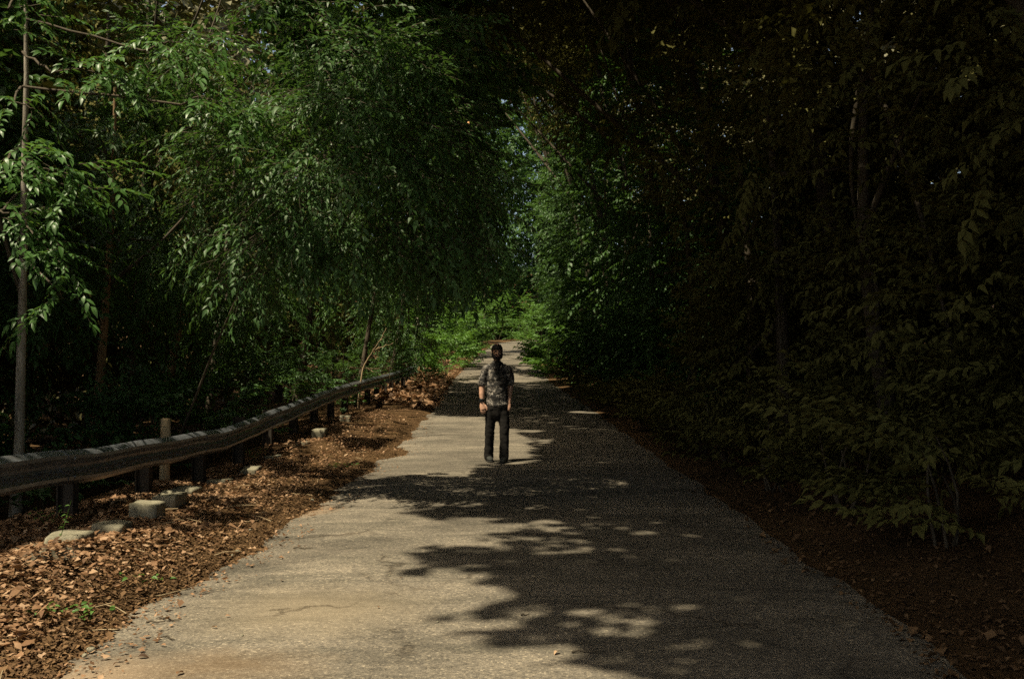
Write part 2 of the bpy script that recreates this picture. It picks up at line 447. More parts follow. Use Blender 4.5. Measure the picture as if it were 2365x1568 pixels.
# ------------------------------------------------------------------ leaves
def leaf_simple(L, w, fold=0.12, droop=0.12):
    V = np.array([(0, 0, 0), (0.45 * L, w / 2, fold * w - 0.01 * L), (L, 0, -droop * L), (0.45 * L, -w / 2, fold * w - 0.01 * L)])
    F = np.array([(0, 2, 1), (0, 3, 2)])
    return V, F
def leaf_fine(L, w, fold=0.18, droop=0.25):
    xs = [0.0, 0.28, 0.65, 1.0]; ws = [0.0, 0.44, 0.40, 0.0]
    zc = [0.03 * L * 0, 0.02 * L, -droop * 0.3 * L, -droop * L]
    V = [(0, 0, 0), (xs[1] * L, 0, zc[1]), (xs[2] * L, 0, zc[2]), (L, 0, zc[3])]
    for s in (1, -1):
        V += [(xs[1] * L * 0.95, s * ws[1] * w, zc[1] + fold * w), (xs[2] * L * 0.93, s * ws[2] * w, zc[2] + fold * w)]
    F = [(0, 1, 4), (1, 5, 4), (1, 2, 5), (2, 3, 5), (0, 6, 1), (1, 6, 7), (1, 7, 2), (2, 7, 3)]
    return np.array(V), np.array(F)

def leaf_curved(L, w, fold=0.18, droop=0.3):
    V = np.array([(0, 0, 0), (0.5 * L, 0, -0.05 * droop * L), (L * 0.96, 0, -droop * L), (0.42 * L, w / 2, fold * w), (0.42 * L, -w / 2, fold * w)])
    F = np.array([(0, 1, 3), (1, 2, 3), (0, 4, 1), (1, 4, 2)])
    return V, F

def rot_from(axis_x, up):
    x = np.array(axis_x, dtype=float); x /= np.linalg.norm(x)
    u = np.array(up, dtype=float); z = u - x * u.dot(x); z /= np.linalg.norm(z)
    y = np.cross(z, x)
    return np.stack([x, y, z], axis=1)

def proto_spray(rs, n_pairs, length, L, w, fine, pinnate=False, droop=0.2):
    """one leafy twig along +x; returns verts (leaves,nv,3), face template, spine points"""
    lf = {True: leaf_fine, False: leaf_simple, 'curved': leaf_curved}[fine]
    out = []
    sp = []
    for i in range(n_pairs):
        t = (i + 1) / n_pairs
        sp.append((length * t, 0.04 * length * math.sin(t * 5 + rs.rand()), -droop * length * t * t))
    for i in range(n_pairs):
        for s in (1, -1):
            t = (i + 0.6 + 0.35 * (s > 0) + rs.uniform(-.15, .15)) / n_pairs
            base = np.array((length * t, 0.04 * length * math.sin(t * 5), -droop * length * t * t))
            an = math.radians(rs.uniform(35, 70)) * s * (1 - 0.5 * t)
            ax = np.array((math.cos(an), math.sin(an), rs.uniform(-0.55, 0.1)))
            up = np.array((rs.uniform(-.35, .35), rs.uniform(-.4, .4), 1.0))
            R = rot_from(ax, up)
            k = rs.uniform(0.7, 1.15) * (1.0 - 0.25 * abs(t - 0.5))
            V, F = lf(L * k, w * k * rs.uniform(0.85, 1.15), rs.uniform(.05, .25), rs.uniform(0.05, 0.4))
            out.append(V @ R.T + base)
    # end leaf
    V, F = lf(L, w, .15, .3); R = rot_from((1, rs.uniform(-.2, .2), -0.35), (0, rs.uniform(-.3, .3), 1))
    out.append(V @ R.T + np.array(sp[-1]))
    return np.array(out), F, np.array(sp)

PROTO = {}
def protos(key):
    if key in PROTO: return PROTO[key]
    rs = np.random.RandomState(len(PROTO) + 11)
    spec = {
        'fine_pinnate': dict(n_pairs=7, length=0.75, L=0.15, w=0.058, fine=True, droop=0.22),
        'lance': dict(n_pairs=7, length=0.60, L=0.115, w=0.040, fine='curved', droop=0.28),
        'lance_s': dict(n_pairs=7, length=0.65, L=0.125, w=0.045, fine=False, droop=0.28),
        'broad': dict(n_pairs=5, length=0.55, L=0.14, w=0.075, fine=False, droop=0.2),
        'far': dict(n_pairs=6, length=1.0, L=0.22, w=0.12, fine=False, droop=0.2),
        'canopy': dict(n_pairs=6, length=1.5, L=0.36, w=0.22, fine=False, droop=0.15),
        'back': dict(n_pairs=5, length=1.7, L=0.60, w=0.36, fine=False, droop=0.2),
        'bush': dict(n_pairs=6, length=0.5, L=0.11, w=0.055, fine=False, droop=0.05),
        'bush_far': dict(n_pairs=6, length=0.7, L=0.2, w=0.10, fine=False, droop=0.05),
    }[key]
    vs = [proto_spray(rs, **spec) for _ in range(6)]
    PROTO[key] = vs
    return vs

def sprays(key, pos, yaw, pitch, roll, scale, seed, carve=True, jit=0.07):
    """leaves (and twig spines) of many leafy twigs: V, F, rnd, spines"""
    vs = protos(key); rs = np.random.RandomState(seed)
    N = len(pos); which = rs.randint(0, len(vs), N)
    allV = []; allR = []; spines = []
    F0 = vs[0][1]; nv = vs[0][0].shape[1]
    cy, sy = np.cos(yaw), np.sin(yaw); cp, sp_ = np.cos(pitch), np.sin(pitch); cr, sr = np.cos(roll), np.sin(roll)
    Rz = np.zeros((N, 3, 3)); Rz[:, 0, 0] = cy; Rz[:, 0, 1] = -sy; Rz[:, 1, 0] = sy; Rz[:, 1, 1] = cy; Rz[:, 2, 2] = 1
    Ry = np.zeros((N, 3, 3)); Ry[:, 0, 0] = cp; Ry[:, 0, 2] = -sp_; Ry[:, 2, 0] = sp_; Ry[:, 2, 2] = cp; Ry[:, 1, 1] = 1
    Rx = np.zeros((N, 3, 3)); Rx[:, 1, 1] = cr; Rx[:, 1, 2] = -sr; Rx[:, 2, 1] = sr; Rx[:, 2, 2] = cr; Rx[:, 0, 0] = 1
    R = Rz @ Ry @ Rx
    tint = rs.uniform(0, 1, N)
    for k, (LV, F, spn) in enumerate(vs):
        idx = np.nonzero(which == k)[0]
        if len(idx) == 0: continue
        nl = LV.shape[0]
        P = LV.reshape(-1, 3)
        T = np.einsum('nij,mj->nmi', R[idx], P) * scale[idx][:, None, None] + pos[idx][:, None, :]
        T = T.reshape(-1, nv, 3)
        r = np.repeat(tint[idx], nl) * 0.5 + rs.uniform(0, 0.5, len(T))
        if carve:
            km = keep_mask(T.mean(1), jit, seed + k)
            if key in ('canopy', 'far', 'back'):
                for q in (0, 1, 2, 3): km[km] = keep_mask(T[km][:, q], 0.02, seed + k)
            T = T[km]; r = r[km]
            alive = km.reshape(len(idx), nl).mean(1)
        else: alive = np.ones(len(idx))
        allV.append(T); allR.append(r)
        SP = np.einsum('nij,mj->nmi', R[idx], np.vstack([np.zeros((1, 3)), spn])) * scale[idx][:, None, None] + pos[idx][:, None, :]
        spines += list(SP[alive > 0.4])
    T = np.concatenate(allV); r = np.concatenate(allR)
    n = len(T)
    F = (np.arange(n)[:, None, None] * nv + F0[None]).reshape(-1, 3)
    return T.reshape(-1, 3), F, np.repeat(r, len(F0)), spines

def crown_sprays(ells, seed, shell=0.5, flat=0.35, clump=16):
    """twig positions spread through ellipsoids, denser towards the outside, in uneven clumps"""
    rs = np.random.RandomState(seed)
    P = []; Y = []; PI_ = []
    for (cx, cy, cz, rx, ry, rzz, n) in ells:
        nc = max(4, n // clump)
        d = rs.normal(size=(nc, 3)); d /= np.linalg.norm(d, axis=1)[:, None]
        rad = rs.uniform(shell, 1.0, nc) ** 0.6
        cl = d * rad[:, None]
        w = rs.randint(0, nc, n)
        q = cl[w] + rs.normal(0, 0.17, (n, 3)) * np.array((1, 1, 0.6))
        pos = q * np.array((rx, ry, rzz)) + np.array((cx, cy, cz))
        yaw = np.arctan2(q[:, 1], q[:, 0]) + rs.normal(0, 0.7, n)
        P.append(pos); Y.append(yaw); PI_.append(np.clip(q[:, 2], -1, 1) * 0.5 + rs.normal(-0.1, flat, n))
    return np.concatenate(P), np.concatenate(Y), np.concatenate(PI_)

TRI = [0]
def leaf_object(name, V, F, r, mat, parent=None):
    TRI[0] += len(F)
    return link_mesh(name, mesh_np(name, V, F, r), mat, parent)

def twig_mesh(spines, rad=0.004):
    """thin three-sided twigs"""
    A = np.array(spines)                     # n,k,3
    n, k, _ = A.shape
    offs = np.array([(0, 0, 1), (0.87, 0, -.5), (-.87, 0, -.5)])
    offs2 = np.array([(0, 0, 1), (0, .87, -.5), (0, -.87, -.5)])
    rr = np.linspace(1, 0.35, k)
    V = A[:, :, None, :] + (offs + offs2)[None, None] * 0.5 * rad * rr[None, :, None, None]
    V = V.reshape(-1, 3)
    F = []
    for j in range(k - 1):
        for s in range(3):
            s2 = (s + 1) % 3
            F.append((j * 3 + s, j * 3 + s2, (j + 1) * 3 + s2, (j + 1) * 3 + s))
    F = np.array(F)
    F = (np.arange(n)[:, None, None] * (k * 3) + F[None]).reshape(-1, 4)
    TRI[0] += len(F) * 2
    return mesh_np('twigs', V, F)

def trunk_path(base, top, bend=0.3, n=8, seed=0):
    rs = np.random.RandomState(seed)
    b = Vector(base); t = Vector(top)
    side = Vector((rs.uniform(-1, 1), rs.uniform(-1, 1), 0)) * bend
    P = []
    for i in range(n):
        f = i / (n - 1)
        P.append(b.lerp(t, f) + side * math.sin(f * math.pi) + Vector((rs.uniform(-1, 1), rs.uniform(-1, 1), 0)) * 0.04 * bend)
    return P

def tree(name, base, top, r0, ells, key, mat, label, group, seed, bark='bark', scale=(0.8, 1.25), twigs=False, limbs=5, extra=None, carve=True, jit=0.07, dens=1.0, sag=0.0):
    x, y = base
    z = float(ground_h(x, y)) - 0.08
    root = empty(name, (x, y, z))
    tag(root, label, 'tree', group)
    P = trunk_path((x, y, z), top, 0.25, 9, seed)
    n = len(P)
    m = MB(); m.tube(P, [r0 * (1.25 if i == 0 else 1) * (1 - 0.75 * i / (n - 1)) for i in range(n)], 10)
    link_mesh('trunk', m.mesh('trunk'), M[bark], root)
    rs = np.random.RandomState(seed + 5)
    for i in range(limbs):
        e = ells[i % len(ells)]
        s = P[int(n * rs.uniform(0.35, 0.85))]
        d = rs.normal(size=3); d /= np.linalg.norm(d)
        t = Vector((e[0] + d[0] * e[3] * .7, e[1] + d[1] * e[4] * .7, e[2] + d[2] * e[5] * .6))
        q = trunk_path(s, t, 0.25, 6, seed + 20 + i)
        mm = MB(); mm.tube(q, [r0 * 0.38 * (1 - 0.8 * j / 5) for j in range(6)], 6)
        link_mesh('limb', mm.mesh('limb'), M['bark'], root)
    ells = [(*e[:6], int(e[6] * dens)) for e in ells]
    if extra:                                # dense inner and upper foliage with larger leaf clumps
        pos, yaw, pit = crown_sprays(extra, seed + 3, 0.1, 0.35, 3)
        N = len(pos); rs = np.random.RandomState(seed + 8)
        V, F, r, spn = sprays('canopy', pos, yaw, pit * 0.6, rs.normal(0, .35, N), rs.uniform(.8, 1.25, N), seed + 1, carve, jit)
        if len(V): leaf_object('upper_crown', V, F, r, M[mat], root)
    pos, yaw, pit = crown_sprays(ells, seed)
    N = len(pos); rs = np.random.RandomState(seed + 9)
    V, F, r, spn = sprays(key, pos, yaw, pit - sag, rs.normal(0, .3, N), rs.uniform(scale[0], scale[1], N), seed, carve, jit)
    if len(V): leaf_object('crown', V, F, r, M[mat], root)
    if twigs and spn: link_mesh('twigs', twig_mesh(spn, 0.005), M['bark'], root)
    return root

# ------------------------------------------------------------------ setting: ground and road
def build_ground():
    xs = np.concatenate([np.linspace(-260, -30, 18), np.linspace(-28, -8, 26), np.arange(-7.5, -1.2, 0.12), np.linspace(-1, 1.8, 8), np.arange(2.0, 5, 0.25), np.linspace(5.5, 30, 26), np.linspace(36, 260, 16)])
    ys = np.concatenate([np.linspace(-60, 0, 12), np.arange(1, 26, 0.16), np.linspace(26.5, 60, 60), np.linspace(61, 160, 80), np.linspace(170, 420, 16)])
    X, Y = np.meshgrid(xs, ys)
    Z = ground_h(X, Y)
    V = np.stack([X, Y, Z], -1).reshape(-1, 3)
    nx = len(xs); i = np.arange(len(ys) - 1)[:, None] * nx + np.arange(nx - 1)[None]
    F = np.stack([i, i + 1, i + 1 + nx, i + nx], -1).reshape(-1, 4)
    o = link_mesh('ground', mesh_np('ground', V, F, None, True), M['ground'])
    tag(o, 'dark brown woodland soil on both sides of the road', None, None, 'structure')
build_ground()

def build_road():
    ys = np.concatenate([np.arange(-25, 1, 1.0), np.arange(1, 30, 0.045), np.arange(30, 160, 0.5)])
    k = np.linspace(0, 1, 13)
    lx = left_edge(ys); rx = right_edge(ys)
    X = lx[:, None] + (rx - lx)[:, None] * k[None]
    crown = 0.02 * (1 - (2 * k - 1) ** 2)
    Z = rz(ys)[:, None] + crown[None] + 0.004
    Z[:, 0] -= 0.014; Z[:, -1] -= 0.014
    Y = np.repeat(ys[:, None], 13, 1)
    V = np.stack([X, Y, Z], -1).reshape(-1, 3)
    i = np.arange(len(ys) - 1)[:, None] * 13 + np.arange(12)[None]
    F = np.stack([i, i + 1, i + 14, i + 13], -1).reshape(-1, 4)
    o = link_mesh('road', mesh_np('road', V, F, None, True), M['road'])
    tag(o, 'narrow worn grey asphalt road running into the wood', None, None, 'structure')
build_road()

# ------------------------------------------------------------------ guard rail
RAIL = [(5.0, 0.83), (7.78, 0.815), (9.36, 0.725), (11.6, 0.655), (13.5, 0.60), (15.26, 0.63), (17.2, 0.70), (19.05, 0.77), (22.6, 0.88), (26, 0.93), (29.9, 0.975), (36, 1.05), (42, 1.2)]
def rail_z(d): return float(np.interp(d, [a for a, b in RAIL], [b for a, b in RAIL]))
def rail_x(d): return float(np.interp(d, [5, 12, 14.5, 16, 19, 30, 42], [-4.0, -4.0, -3.97, -4.03, -4.0, -4.0, -4.05]))
PROF = [(0.0, 0.0), (0.022, -0.006), (0.050, -0.022), (0.082, -0.045), (0.085, -0.075), (0.055, -0.100), (0.012, -0.128), (0.0, -0.156),
        (0.012, -0.184), (0.055, -0.212), (0.085, -0.237), (0.082, -0.267), (0.050, -0.290), (0.022, -0.306), (0.0, -0.312)]
rail = empty('guard_rail', (-4.0, 5.0, float(ground_h(-4.0, 5.0))))
tag(rail, 'long grey corrugated steel guard rail along the left verge', 'guard rail')
def rail_piece(d0, d1, off, name):
    ds = np.linspace(d0, d1, 14)
    V = []; np_ = len(PROF)
    for side in (0, 1):
        for d in ds:
            for (px, pz) in PROF:
                V.append((rail_x(d) + px + off - side * 0.004, d, rail_z(d) + pz + 0.006 * math.sin(d * 3.1)))
    F = []; m = len(ds) * np_
    for i in range(len(ds) - 1):
        for j in range(np_ - 1):
            a = i * np_ + j
            F.append((a, a + 1, a + 1 + np_, a + np_)); F.append((m + a, m + a + np_, m + a + 1 + np_, m + a + 1))
    for i in range(len(ds) - 1):
        for j in (0, np_ - 1):
            a = i * np_ + j; F.append((a, a + np_, m + a + np_, m + a))
    for i in (0, len(ds) - 1):
        for j in range(np_ - 1):
            a = i * np_ + j; F.append((a, m + a, m + a + 1, a + 1))
    me = bpy.data.meshes.new(name); me.from_pydata(V, [], F); me.update()
    return link_mesh(name, me, M['steel'], rail)
d = 5.0; i = 0
while d < 41:
    p = rail_piece(d, min(d + 3.95, 42), 0.0 if i % 2 == 0 else 0.0055, 'rail_panel')
    for j, oz in enumerate((-0.075, -0.235)):
        mb = MB(); c = Vector((rail_x(d + .1) + 0.092, d + 0.12, rail_z(d + .1) + oz + (0.0 if j == 0 else 0.0)))
        mb.tube([c - Vector((0.012, 0, 0)), c, c + Vector((0.008, 0, 0))], [0.02, 0.02, 0.006], 8)
        link_mesh('bolt', mb.mesh('bolt'), M['steel'], p)
    d += 3.81; i += 1
def bx(x0, x1, y0, y1, z0, z1):
    V = [(x0, y0, z0), (x1, y0, z0), (x1, y1, z0), (x0, y1, z0), (x0, y0, z1), (x1, y0, z1), (x1, y1, z1), (x0, y1, z1)]
    F = [(0, 3, 2, 1), (4, 5, 6, 7), (0, 1, 5, 4), (1, 2, 6, 5), (2, 3, 7, 6), (3, 0, 4, 7)]
    return V, F
for d in np.arange(5.4, 41, 1.905):
    x = rail_x(d) - 0.02; zt = rail_z(d) - 0.01 + (0.06 if abs(d - 15.0) < 0.95 else 0.0); zb = float(ground_h(x, d)) - 0.25
    mb = MB()   # a steel post with two flanges and a web
    mb.add(*bx(x - 0.16, x - 0.145, d - 0.06, d + 0.06, zb, zt)); mb.add(*bx(x - 0.02, x - 0.006, d - 0.06, d + 0.06, zb, zt)); mb.add(*bx(x - 0.145, x - 0.02, d - 0.006, d + 0.006, zb, zt - 0.002))
    link_mesh('post', mb.mesh('post', False), M['post'], rail)

# leaning wooden stump post just behind the rail
g = at(380, 1010, 12.4)
mb = MB()
zt = at(378, 966, 12.4).z
mb.tube([(g.x, 12.4, float(ground_h(g.x, 12.4)) - 0.2), (g.x + 0.005, 12.4, 0.3), (g.x + 0.01, 12.41, zt - 0.02), (g.x + 0.01, 12.41, zt), (g.x + 0.01, 12.41, zt + 0.003)], [0.068, 0.064, 0.06, 0.055, 0.002], 12)
o = link_mesh('wooden_post', mb.mesh('wooden_post'), M['dead_wood'])
tag(o, 'short round weathered wooden post standing just behind the guard rail', 'post')

# ------------------------------------------------------------------ kerb stones
def stone(x, y, lx, ly, h, rot, seed, label, group=None):
    rs = np.random.RandomState(seed); lx *= .85; ly *= .85; h *= .95
    bm = bmesh.new(); bmesh.ops.create_cube(bm, size=1.0)
    bmesh.ops.subdivide_edges(bm, edges=list(bm.edges), cuts=6, use_grid_fill=True)
    bmesh.ops.scale(bm, vec=(lx, ly, h * 2), verts=bm.verts)
    for _ in range(1): bmesh.ops.smooth_vert(bm, verts=bm.verts, factor=.45, use_axis_x=True, use_axis_y=True, use_axis_z=True)
    for v in bm.verts:
        v.co += mnoise.noise_vector(v.co * 9 + Vector((seed, 0, 0))) * 0.012 + mnoise.noise_vector(v.co * 3 + Vector((0, seed, 0))) * 0.014
    for f_ in bm.faces: f_.smooth = True
    me = bpy.data.meshes.new('kerb_stone'); bm.to_mesh(me); bm.free()
    o = link_mesh('kerb_stone', me, M['stone'])
    o.location = (x, y, float(ground_h(x, y)) - 0.025); o.rotation_euler = (rs.uniform(-.06, .06), rs.uniform(-.06, .06), rot)
    tag(o, label, 'kerb stone', group or 'kerb stones along the left verge')
    return o
def gstone(px, py, lx, ly, h, rot, seed, label):
    g = G(px, py); return stone(g[0], g[1], lx, ly, h, rot, seed, label)
gstone(160, 1277, 0.30, 0.42, 0.17, 0.1, 1, 'pale square-edged granite block, the nearest sunlit block left of the road')
gstone(92, 1281, 0.30, 0.34, 0.10, -0.1, 2, 'low dark granite block just left of the nearest sunlit block')
gstone(340, 1196, 0.30, 0.30, 0.17, 0.05, 3, 'pale sunlit granite block, front one of a touching pair below the guard rail')
gstone(392, 1166, 0.27, 0.40, 0.15, -0.06, 4, 'mossy granite block, rear one of a touching pair below the guard rail')
gstone(258, 1232, 0.28, 0.36, 0.12, 0.08, 5, 'shaded granite block with a lit top edge between the two brighter blocks')
gstone(738, 1007, 0.30, 0.36, 0.16, 0.0, 6, 'small pale granite block at the far end of the stones by a leaf drift')
gstone(798, 972, 0.28, 0.36, 0.15, 0.1, 7, 'smallest farthest granite block beside the lit leaf drift')
for k, (yy, s) in enumerate([(11.4, 8), (12.6, 9), (14.0, 10), (15.6, 11), (17.6, 12)]):
    stone(-3.72 + 0.03 * (k % 3), yy, 0.28, 0.40, 0.09, 0.05 * (k - 2), s, 'low granite block half buried in shade below the guard rail')

# ------------------------------------------------------------------ trees
# spots that catch the sun
for (px, py, d, r) in [(200, 170, 10.4, 0.75), (150, 175, 10.4, 0.6), (270, 200, 10.4, 0.6), (400, 110, 10.6, 0.8), (500, 110, 10.6, 0.6), (520, 255, 10.2, 0.75), (450, 240, 10.2, 0.5), (580, 280, 10.2, 0.5),
                       (60, 390, 9.6, 0.7), (150, 400, 9.6, 0.6), (210, 405, 9.6, 0.5), (60, 500, 9.6, 0.5), (20, 500, 9.6, 0.5), (140, 570, 9.6, 0.45), (150, 690, 9.6, 0.4),
                       (55, 90, 11.0, 0.3), (48, 150, 11, 0.25), (42, 310, 11, 0.3), (60, 250, 10, 0.4),
                       (673, 655, 19, 0.3), (1047, 700, 62, 1.2), (1047, 725, 62, 1.0), (860, 690, 26, 0.3),
                       (870, 800, 26, 0.6), (840, 850, 26, 0.5), (880, 845, 26, 0.6), (1084, 288, 25, 0.4)]:
    shaft(at(px, py, d), r * (1.2 if d < 10.9 else 1.0))
# sunlit stretches of the rail top
for (px, py) in [(15, 1060), (60, 1062), (195, 1040), (205, 1042), (310, 1028), (340, 1024), (405, 1014), (430, 1010), (455, 1006), (560, 985), (585, 975), (650, 944), (670, 937), (690, 930), (708, 922), (775, 893), (800, 886), (820, 881), (862, 870)]:
    d = -4.0 * FPX / (px - 1182.5) * 1.0
    shaft((rail_x(d) + 0.03, d, rail_z(d)), 0.09 if px < 600 else 0.12)
# stones
for (px, py, r) in [(150, 1247, 0.14), (345, 1163, 0.16), (380, 1155, 0.14), (735, 998, 0.15), (800, 966, 0.15), (255, 1196, 0.06), (100, 1243, .06), (380, 985, .12)]:
    g = G(px, py + 30) if py > 1100 else G(px, py + 10); shaft((g[0], g[1], 0.25), r)
# the walker's left shoulder and arm
for (x, z, r) in [(-0.5, 1.30, 0.10), (-0.5, 1.15, 0.14), (-0.40, 1.1, 0.14), (-0.36, 1.0, 0.16), (-0.48, 0.85, 0.16), (-0.3, 0.9, 0.15), (-0.02, 0.86, 0.08)]:
    shaft((x, 14.75, z), r)
# lit shrubs far down the road
for (px, py, d, r) in [(1000, 745, 60, 2.6), (1060, 765, 62, 3.0), (1100, 750, 80, 3.6), (1030, 790, 52, 2.2), (1170, 760, 134, 7), (1210, 760, 130, 6), (1140, 745, 140, 7),
                       (1250, 780, 68, 1.8), (1280, 800, 54, 1.4), (1290, 830, 46, 1.0), (1260, 760, 80, 2.0), (1310, 850, 40, 0.7), (1290, 580, 40, .6), (1320, 570, 38, .5), (1280, 370, 32, .5), (1300, 330, 32, .45), (1300, 440, 32, .45), (1340, 180, 28, 0.5), (1300, 290, 30, 0.4),
                       (1350, 205, 28, .4), (1110, 650, 100, 4)]:
    shaft(at(px, py, d), r)
for y_ in (31, 39, 49, 61, 76, 90): SKYGAP += [((-0.028 * y_, y_, 1.6 + 0.330 * y_), (0.042 * y_, 5.5, 0.026 * y_))]
# high canopy cut open so that sun falls on the middle tree
for px in range(640, 1000, 80):
    for py in range(180, 640, 90): shaft(at(px, py, 11.0), 0.5, 6.4)

near_group = 'trees behind the guard rail'
# pale-stemmed tree at the left edge; its low boughs hang into the sun
def bough(root, tips, start, key, mat, n, seed, spread=0.32):
    """a limb with leafy twigs hanging round a line of places"""
    rs = np.random.RandomState(seed)
    pts = [Vector(t) for t in tips]
    path = [Vector(start)] + pts
    dense = []
    for i in range(len(path) - 1):
        for j in range(5): dense.append(path[i].lerp(path[i + 1], j / 5) + Vector(rs.normal(0, .008, 3)))
    dense.append(path[-1])
    m = MB(); N = len(dense); m.tube(dense, [0.013 * (1 - 0.85 * i / (N - 1)) + 0.002 for i in range(N)], 6)
    b = link_mesh('bough', m.mesh('bough'), M['bark'], root)
    pos = []; yaw = []
    for k in range(n):
        f = rs.uniform(0, len(pts) - 1.0001) if len(pts) > 1 else 0
        i = int(f); p = pts[i].lerp(pts[min(i + 1, len(pts) - 1)], f - i) if len(pts) > 1 else pts[0].copy()
        dirv = (pts[min(i + 1, len(pts) - 1)] - pts[i]) if len(pts) > 1 else (pts[0] - Vector(start))
        pos.append(p + Vector(rs.normal(0, 1, 3)) * spread * 0.35); yaw.append(rs.normal(-0.7, 0.8))
    pos = np.array(pos)
    V, F, r, spn = sprays(key, pos, np.array(yaw), rs.normal(-0.28, .25, n), rs.normal(-.1, .25, n), rs.uniform(.6, 1.0, n), seed, False)
    leaf_object('leaves', V, F, r, M[mat], b)
    link_mesh('twigs', twig_mesh(spn, 0.004), M['bark'], b)

t1 = tree('pale_stemmed_tree', (at(40, 900, 11).x, 11.0), at(62, -150, 11.2), 0.062, [(-7.2, 11.5, 7.8, 2.2, 2.4, 2.0, 420), (-7.4, 11.2, 5.2, 1.4, 2.0, 1.4, 160)], 'broad', 'leaf_mid',
          'slender pale-barked tree at the left edge with sunlit boughs hanging over the rail', near_group, 101, bark='bark_pale', limbs=1)
trunk_top = lambda z: at(45, 300, 11.05)
bough(t1, [at(120, 165, 10.4), at(190, 160, 10.4), at(250, 180, 10.4), at(285, 215, 10.4)], at(50, 120, 11), 'fine_pinnate', 'leaf_near', 22, 1)
bough(t1, [at(330, 120, 10.6), at(380, 95, 10.6), at(440, 105, 10.6), at(500, 115, 10.6)], at(55, 40, 11), 'fine_pinnate', 'leaf_near', 27, 2)
bough(t1, [at(420, 240, 10.2), at(470, 220, 10.2), at(520, 250, 10.2), at(575, 275, 10.2)], at(50, 200, 11), 'fine_pinnate', 'leaf_near', 20, 3, 0.25)
bough(t1, [at(10, 375, 9.7), at(70, 385, 9.6), at(130, 395, 9.6), at(185, 405, 9.6)], at(45, 330, 11), 'fine_pinnate', 'leaf_near', 34, 4)
bough(t1, [at(0, 490, 9.6), at(50, 495, 9.6), at(80, 510, 9.6)], at(40, 450, 11), 'fine_pinnate', 'leaf_near', 17, 5, 0.25)
bough(t1, [at(100, 565, 9.6), at(150, 570, 9.6)], at(35, 500, 11), 'fine_pinnate', 'leaf_near', 10, 6, 0.2)
bough(t1, [at(130, 665, 9.6), at(150, 690, 9.6)], at(35, 580, 11), 'fine_pinnate', 'leaf_near', 6, 7, 0.18)
bough(t1, [at(20, 20, 10.4), at(60, 15, 10.4), at(110, 10, 10.4)], at(55, -40, 11), 'fine_pinnate', 'leaf_near', 13, 8, 0.3)
bough(t1, [at(30, 235, 10), at(80, 250, 10)], at(48, 200, 11), 'fine_pinnate', 'leaf_near', 6, 9, 0.2)

# leaning tree whose crown hangs out over the road in the middle of the picture
tree('leaning_tree', (-5.0, 14.2), (-2.0, 11.5, 4.8), 0.02,
     [(-1.75, 10.9, 3.75, 1.25, 1.1, 1.25, 1000), (-0.75, 10.9, 3.3, .75, .8, .7, 260), (-2.7, 11.2, 3.4, 1.1, 1.1, 1.1, 420), (-2.2, 11.2, 5.1, 1.7, 1.1, .7, 360)], 'lance', 'leaf_mid',
     'narrow-leaved tree leaning out over the road, its glossy leaves glinting in mid picture', near_group, 103, twigs=True, limbs=9, scale=(0.75, 1.15), sag=0.15)

left = [  # x, y, crown, key
    (-6.6, 15.5, [(-6.2, 15.5, 4.6, 2.0, 2.2, 2.6, 430), (-6.8, 15.5, 2.2, 1.6, 2.2, 1.6, 200)], 'lance_s', 'bark_tan', 'slim tan-stemmed tree behind the rail left of the leaning tree'),
    (-8.0, 8.5, [(-7.8, 8.6, 4.4, 2.0, 2.3, 3.4, 520)], 'broad', 'bark', 'shaded broadleaf tree behind the near stretch of rail'),
    (-7.6, 12.8, [(-7.8, 12.6, 3.4, 1.8, 2.0, 2.9, 420)], 'broad', 'bark', 'shaded broadleaf tree behind the wooden post'),
    (-6.9, 19.0, [(-6.0, 19.2, 5.2, 2.1, 2.2, 3.4, 560)], 'lance_s', 'bark_tan', 'tan-stemmed leafy tree behind the dip in the rail'),
    (-7.2, 23.5, [(-6.4, 23.5, 5.4, 2.2, 2.6, 4.0, 620)], 'lance_s', 'bark', 'leafy tree behind the bright stretch of rail'),
    (-6.0, 27.5, [(-5.2, 28, 6.2, 2.2, 2.6, 4.2, 620)], 'lance_s', 'bark', 'leafy tree behind the dead branch'),
    (-5.2, 33.5, [(-3.6, 34, 7.2, 2.8, 3.4, 4.0, 900), (-4.6, 34, 3.5, 1.6, 2.6, 2.0, 260)], 'lance_s', 'bark', 'tall bright-leaved tree arching over the road beyond the walker'),
    (-5.0, 40.5, [(-3.4, 40.5, 8.2, 3.0, 3.6, 4.6, 900), (-4.6, 41, 3.2, 1.6, 2.6, 2.2, 260)], 'lance_s', 'bark', 'tall tree behind the arching tree on the left of the road'),
    (-5.6, 49, [(-4.6, 49, 8.5, 2.8, 3.6, 7.4, 600)], 'far', 'bark', 'far dark tree left of the road where it starts to climb'),
    (-6.0, 62, [(-6.0, 63, 11, 2.6, 3.4, 9, 460)], 'far', 'bark_pale', 'far tree with a thin white stem left of the climbing road'),
    (-6.5, 74, [(-5.8, 74, 13, 3.2, 5, 11.5, 560)], 'far', 'bark', 'far green tree left of the upper road'),
    (-6.5, 90, [(-5.4, 90, 15, 3.6, 6, 13.5, 620)], 'far', 'bark', 'farthest tree left of the road before the bend'),
]
for i, (x, y, el, key, bark, lab) in enumerate(left):
    tree('leafy_tree', (x, y), (el[0][0], el[0][1], el[0][2] + el[0][5] * .5), 0.09 + 0.02 * (i % 3), el, key, 'leaf_mid', lab, near_group, 120 + i * 7, bark=bark, limbs=5, dens=1.6, sag=0.12,
         extra=None if y < 26 else [(0.2 - 0.41 * (7 + y * .1), y - 2, 7 + y * .1, 3.2, 3.0 + y * .085, 1.6, int(220 + 5 * y))])
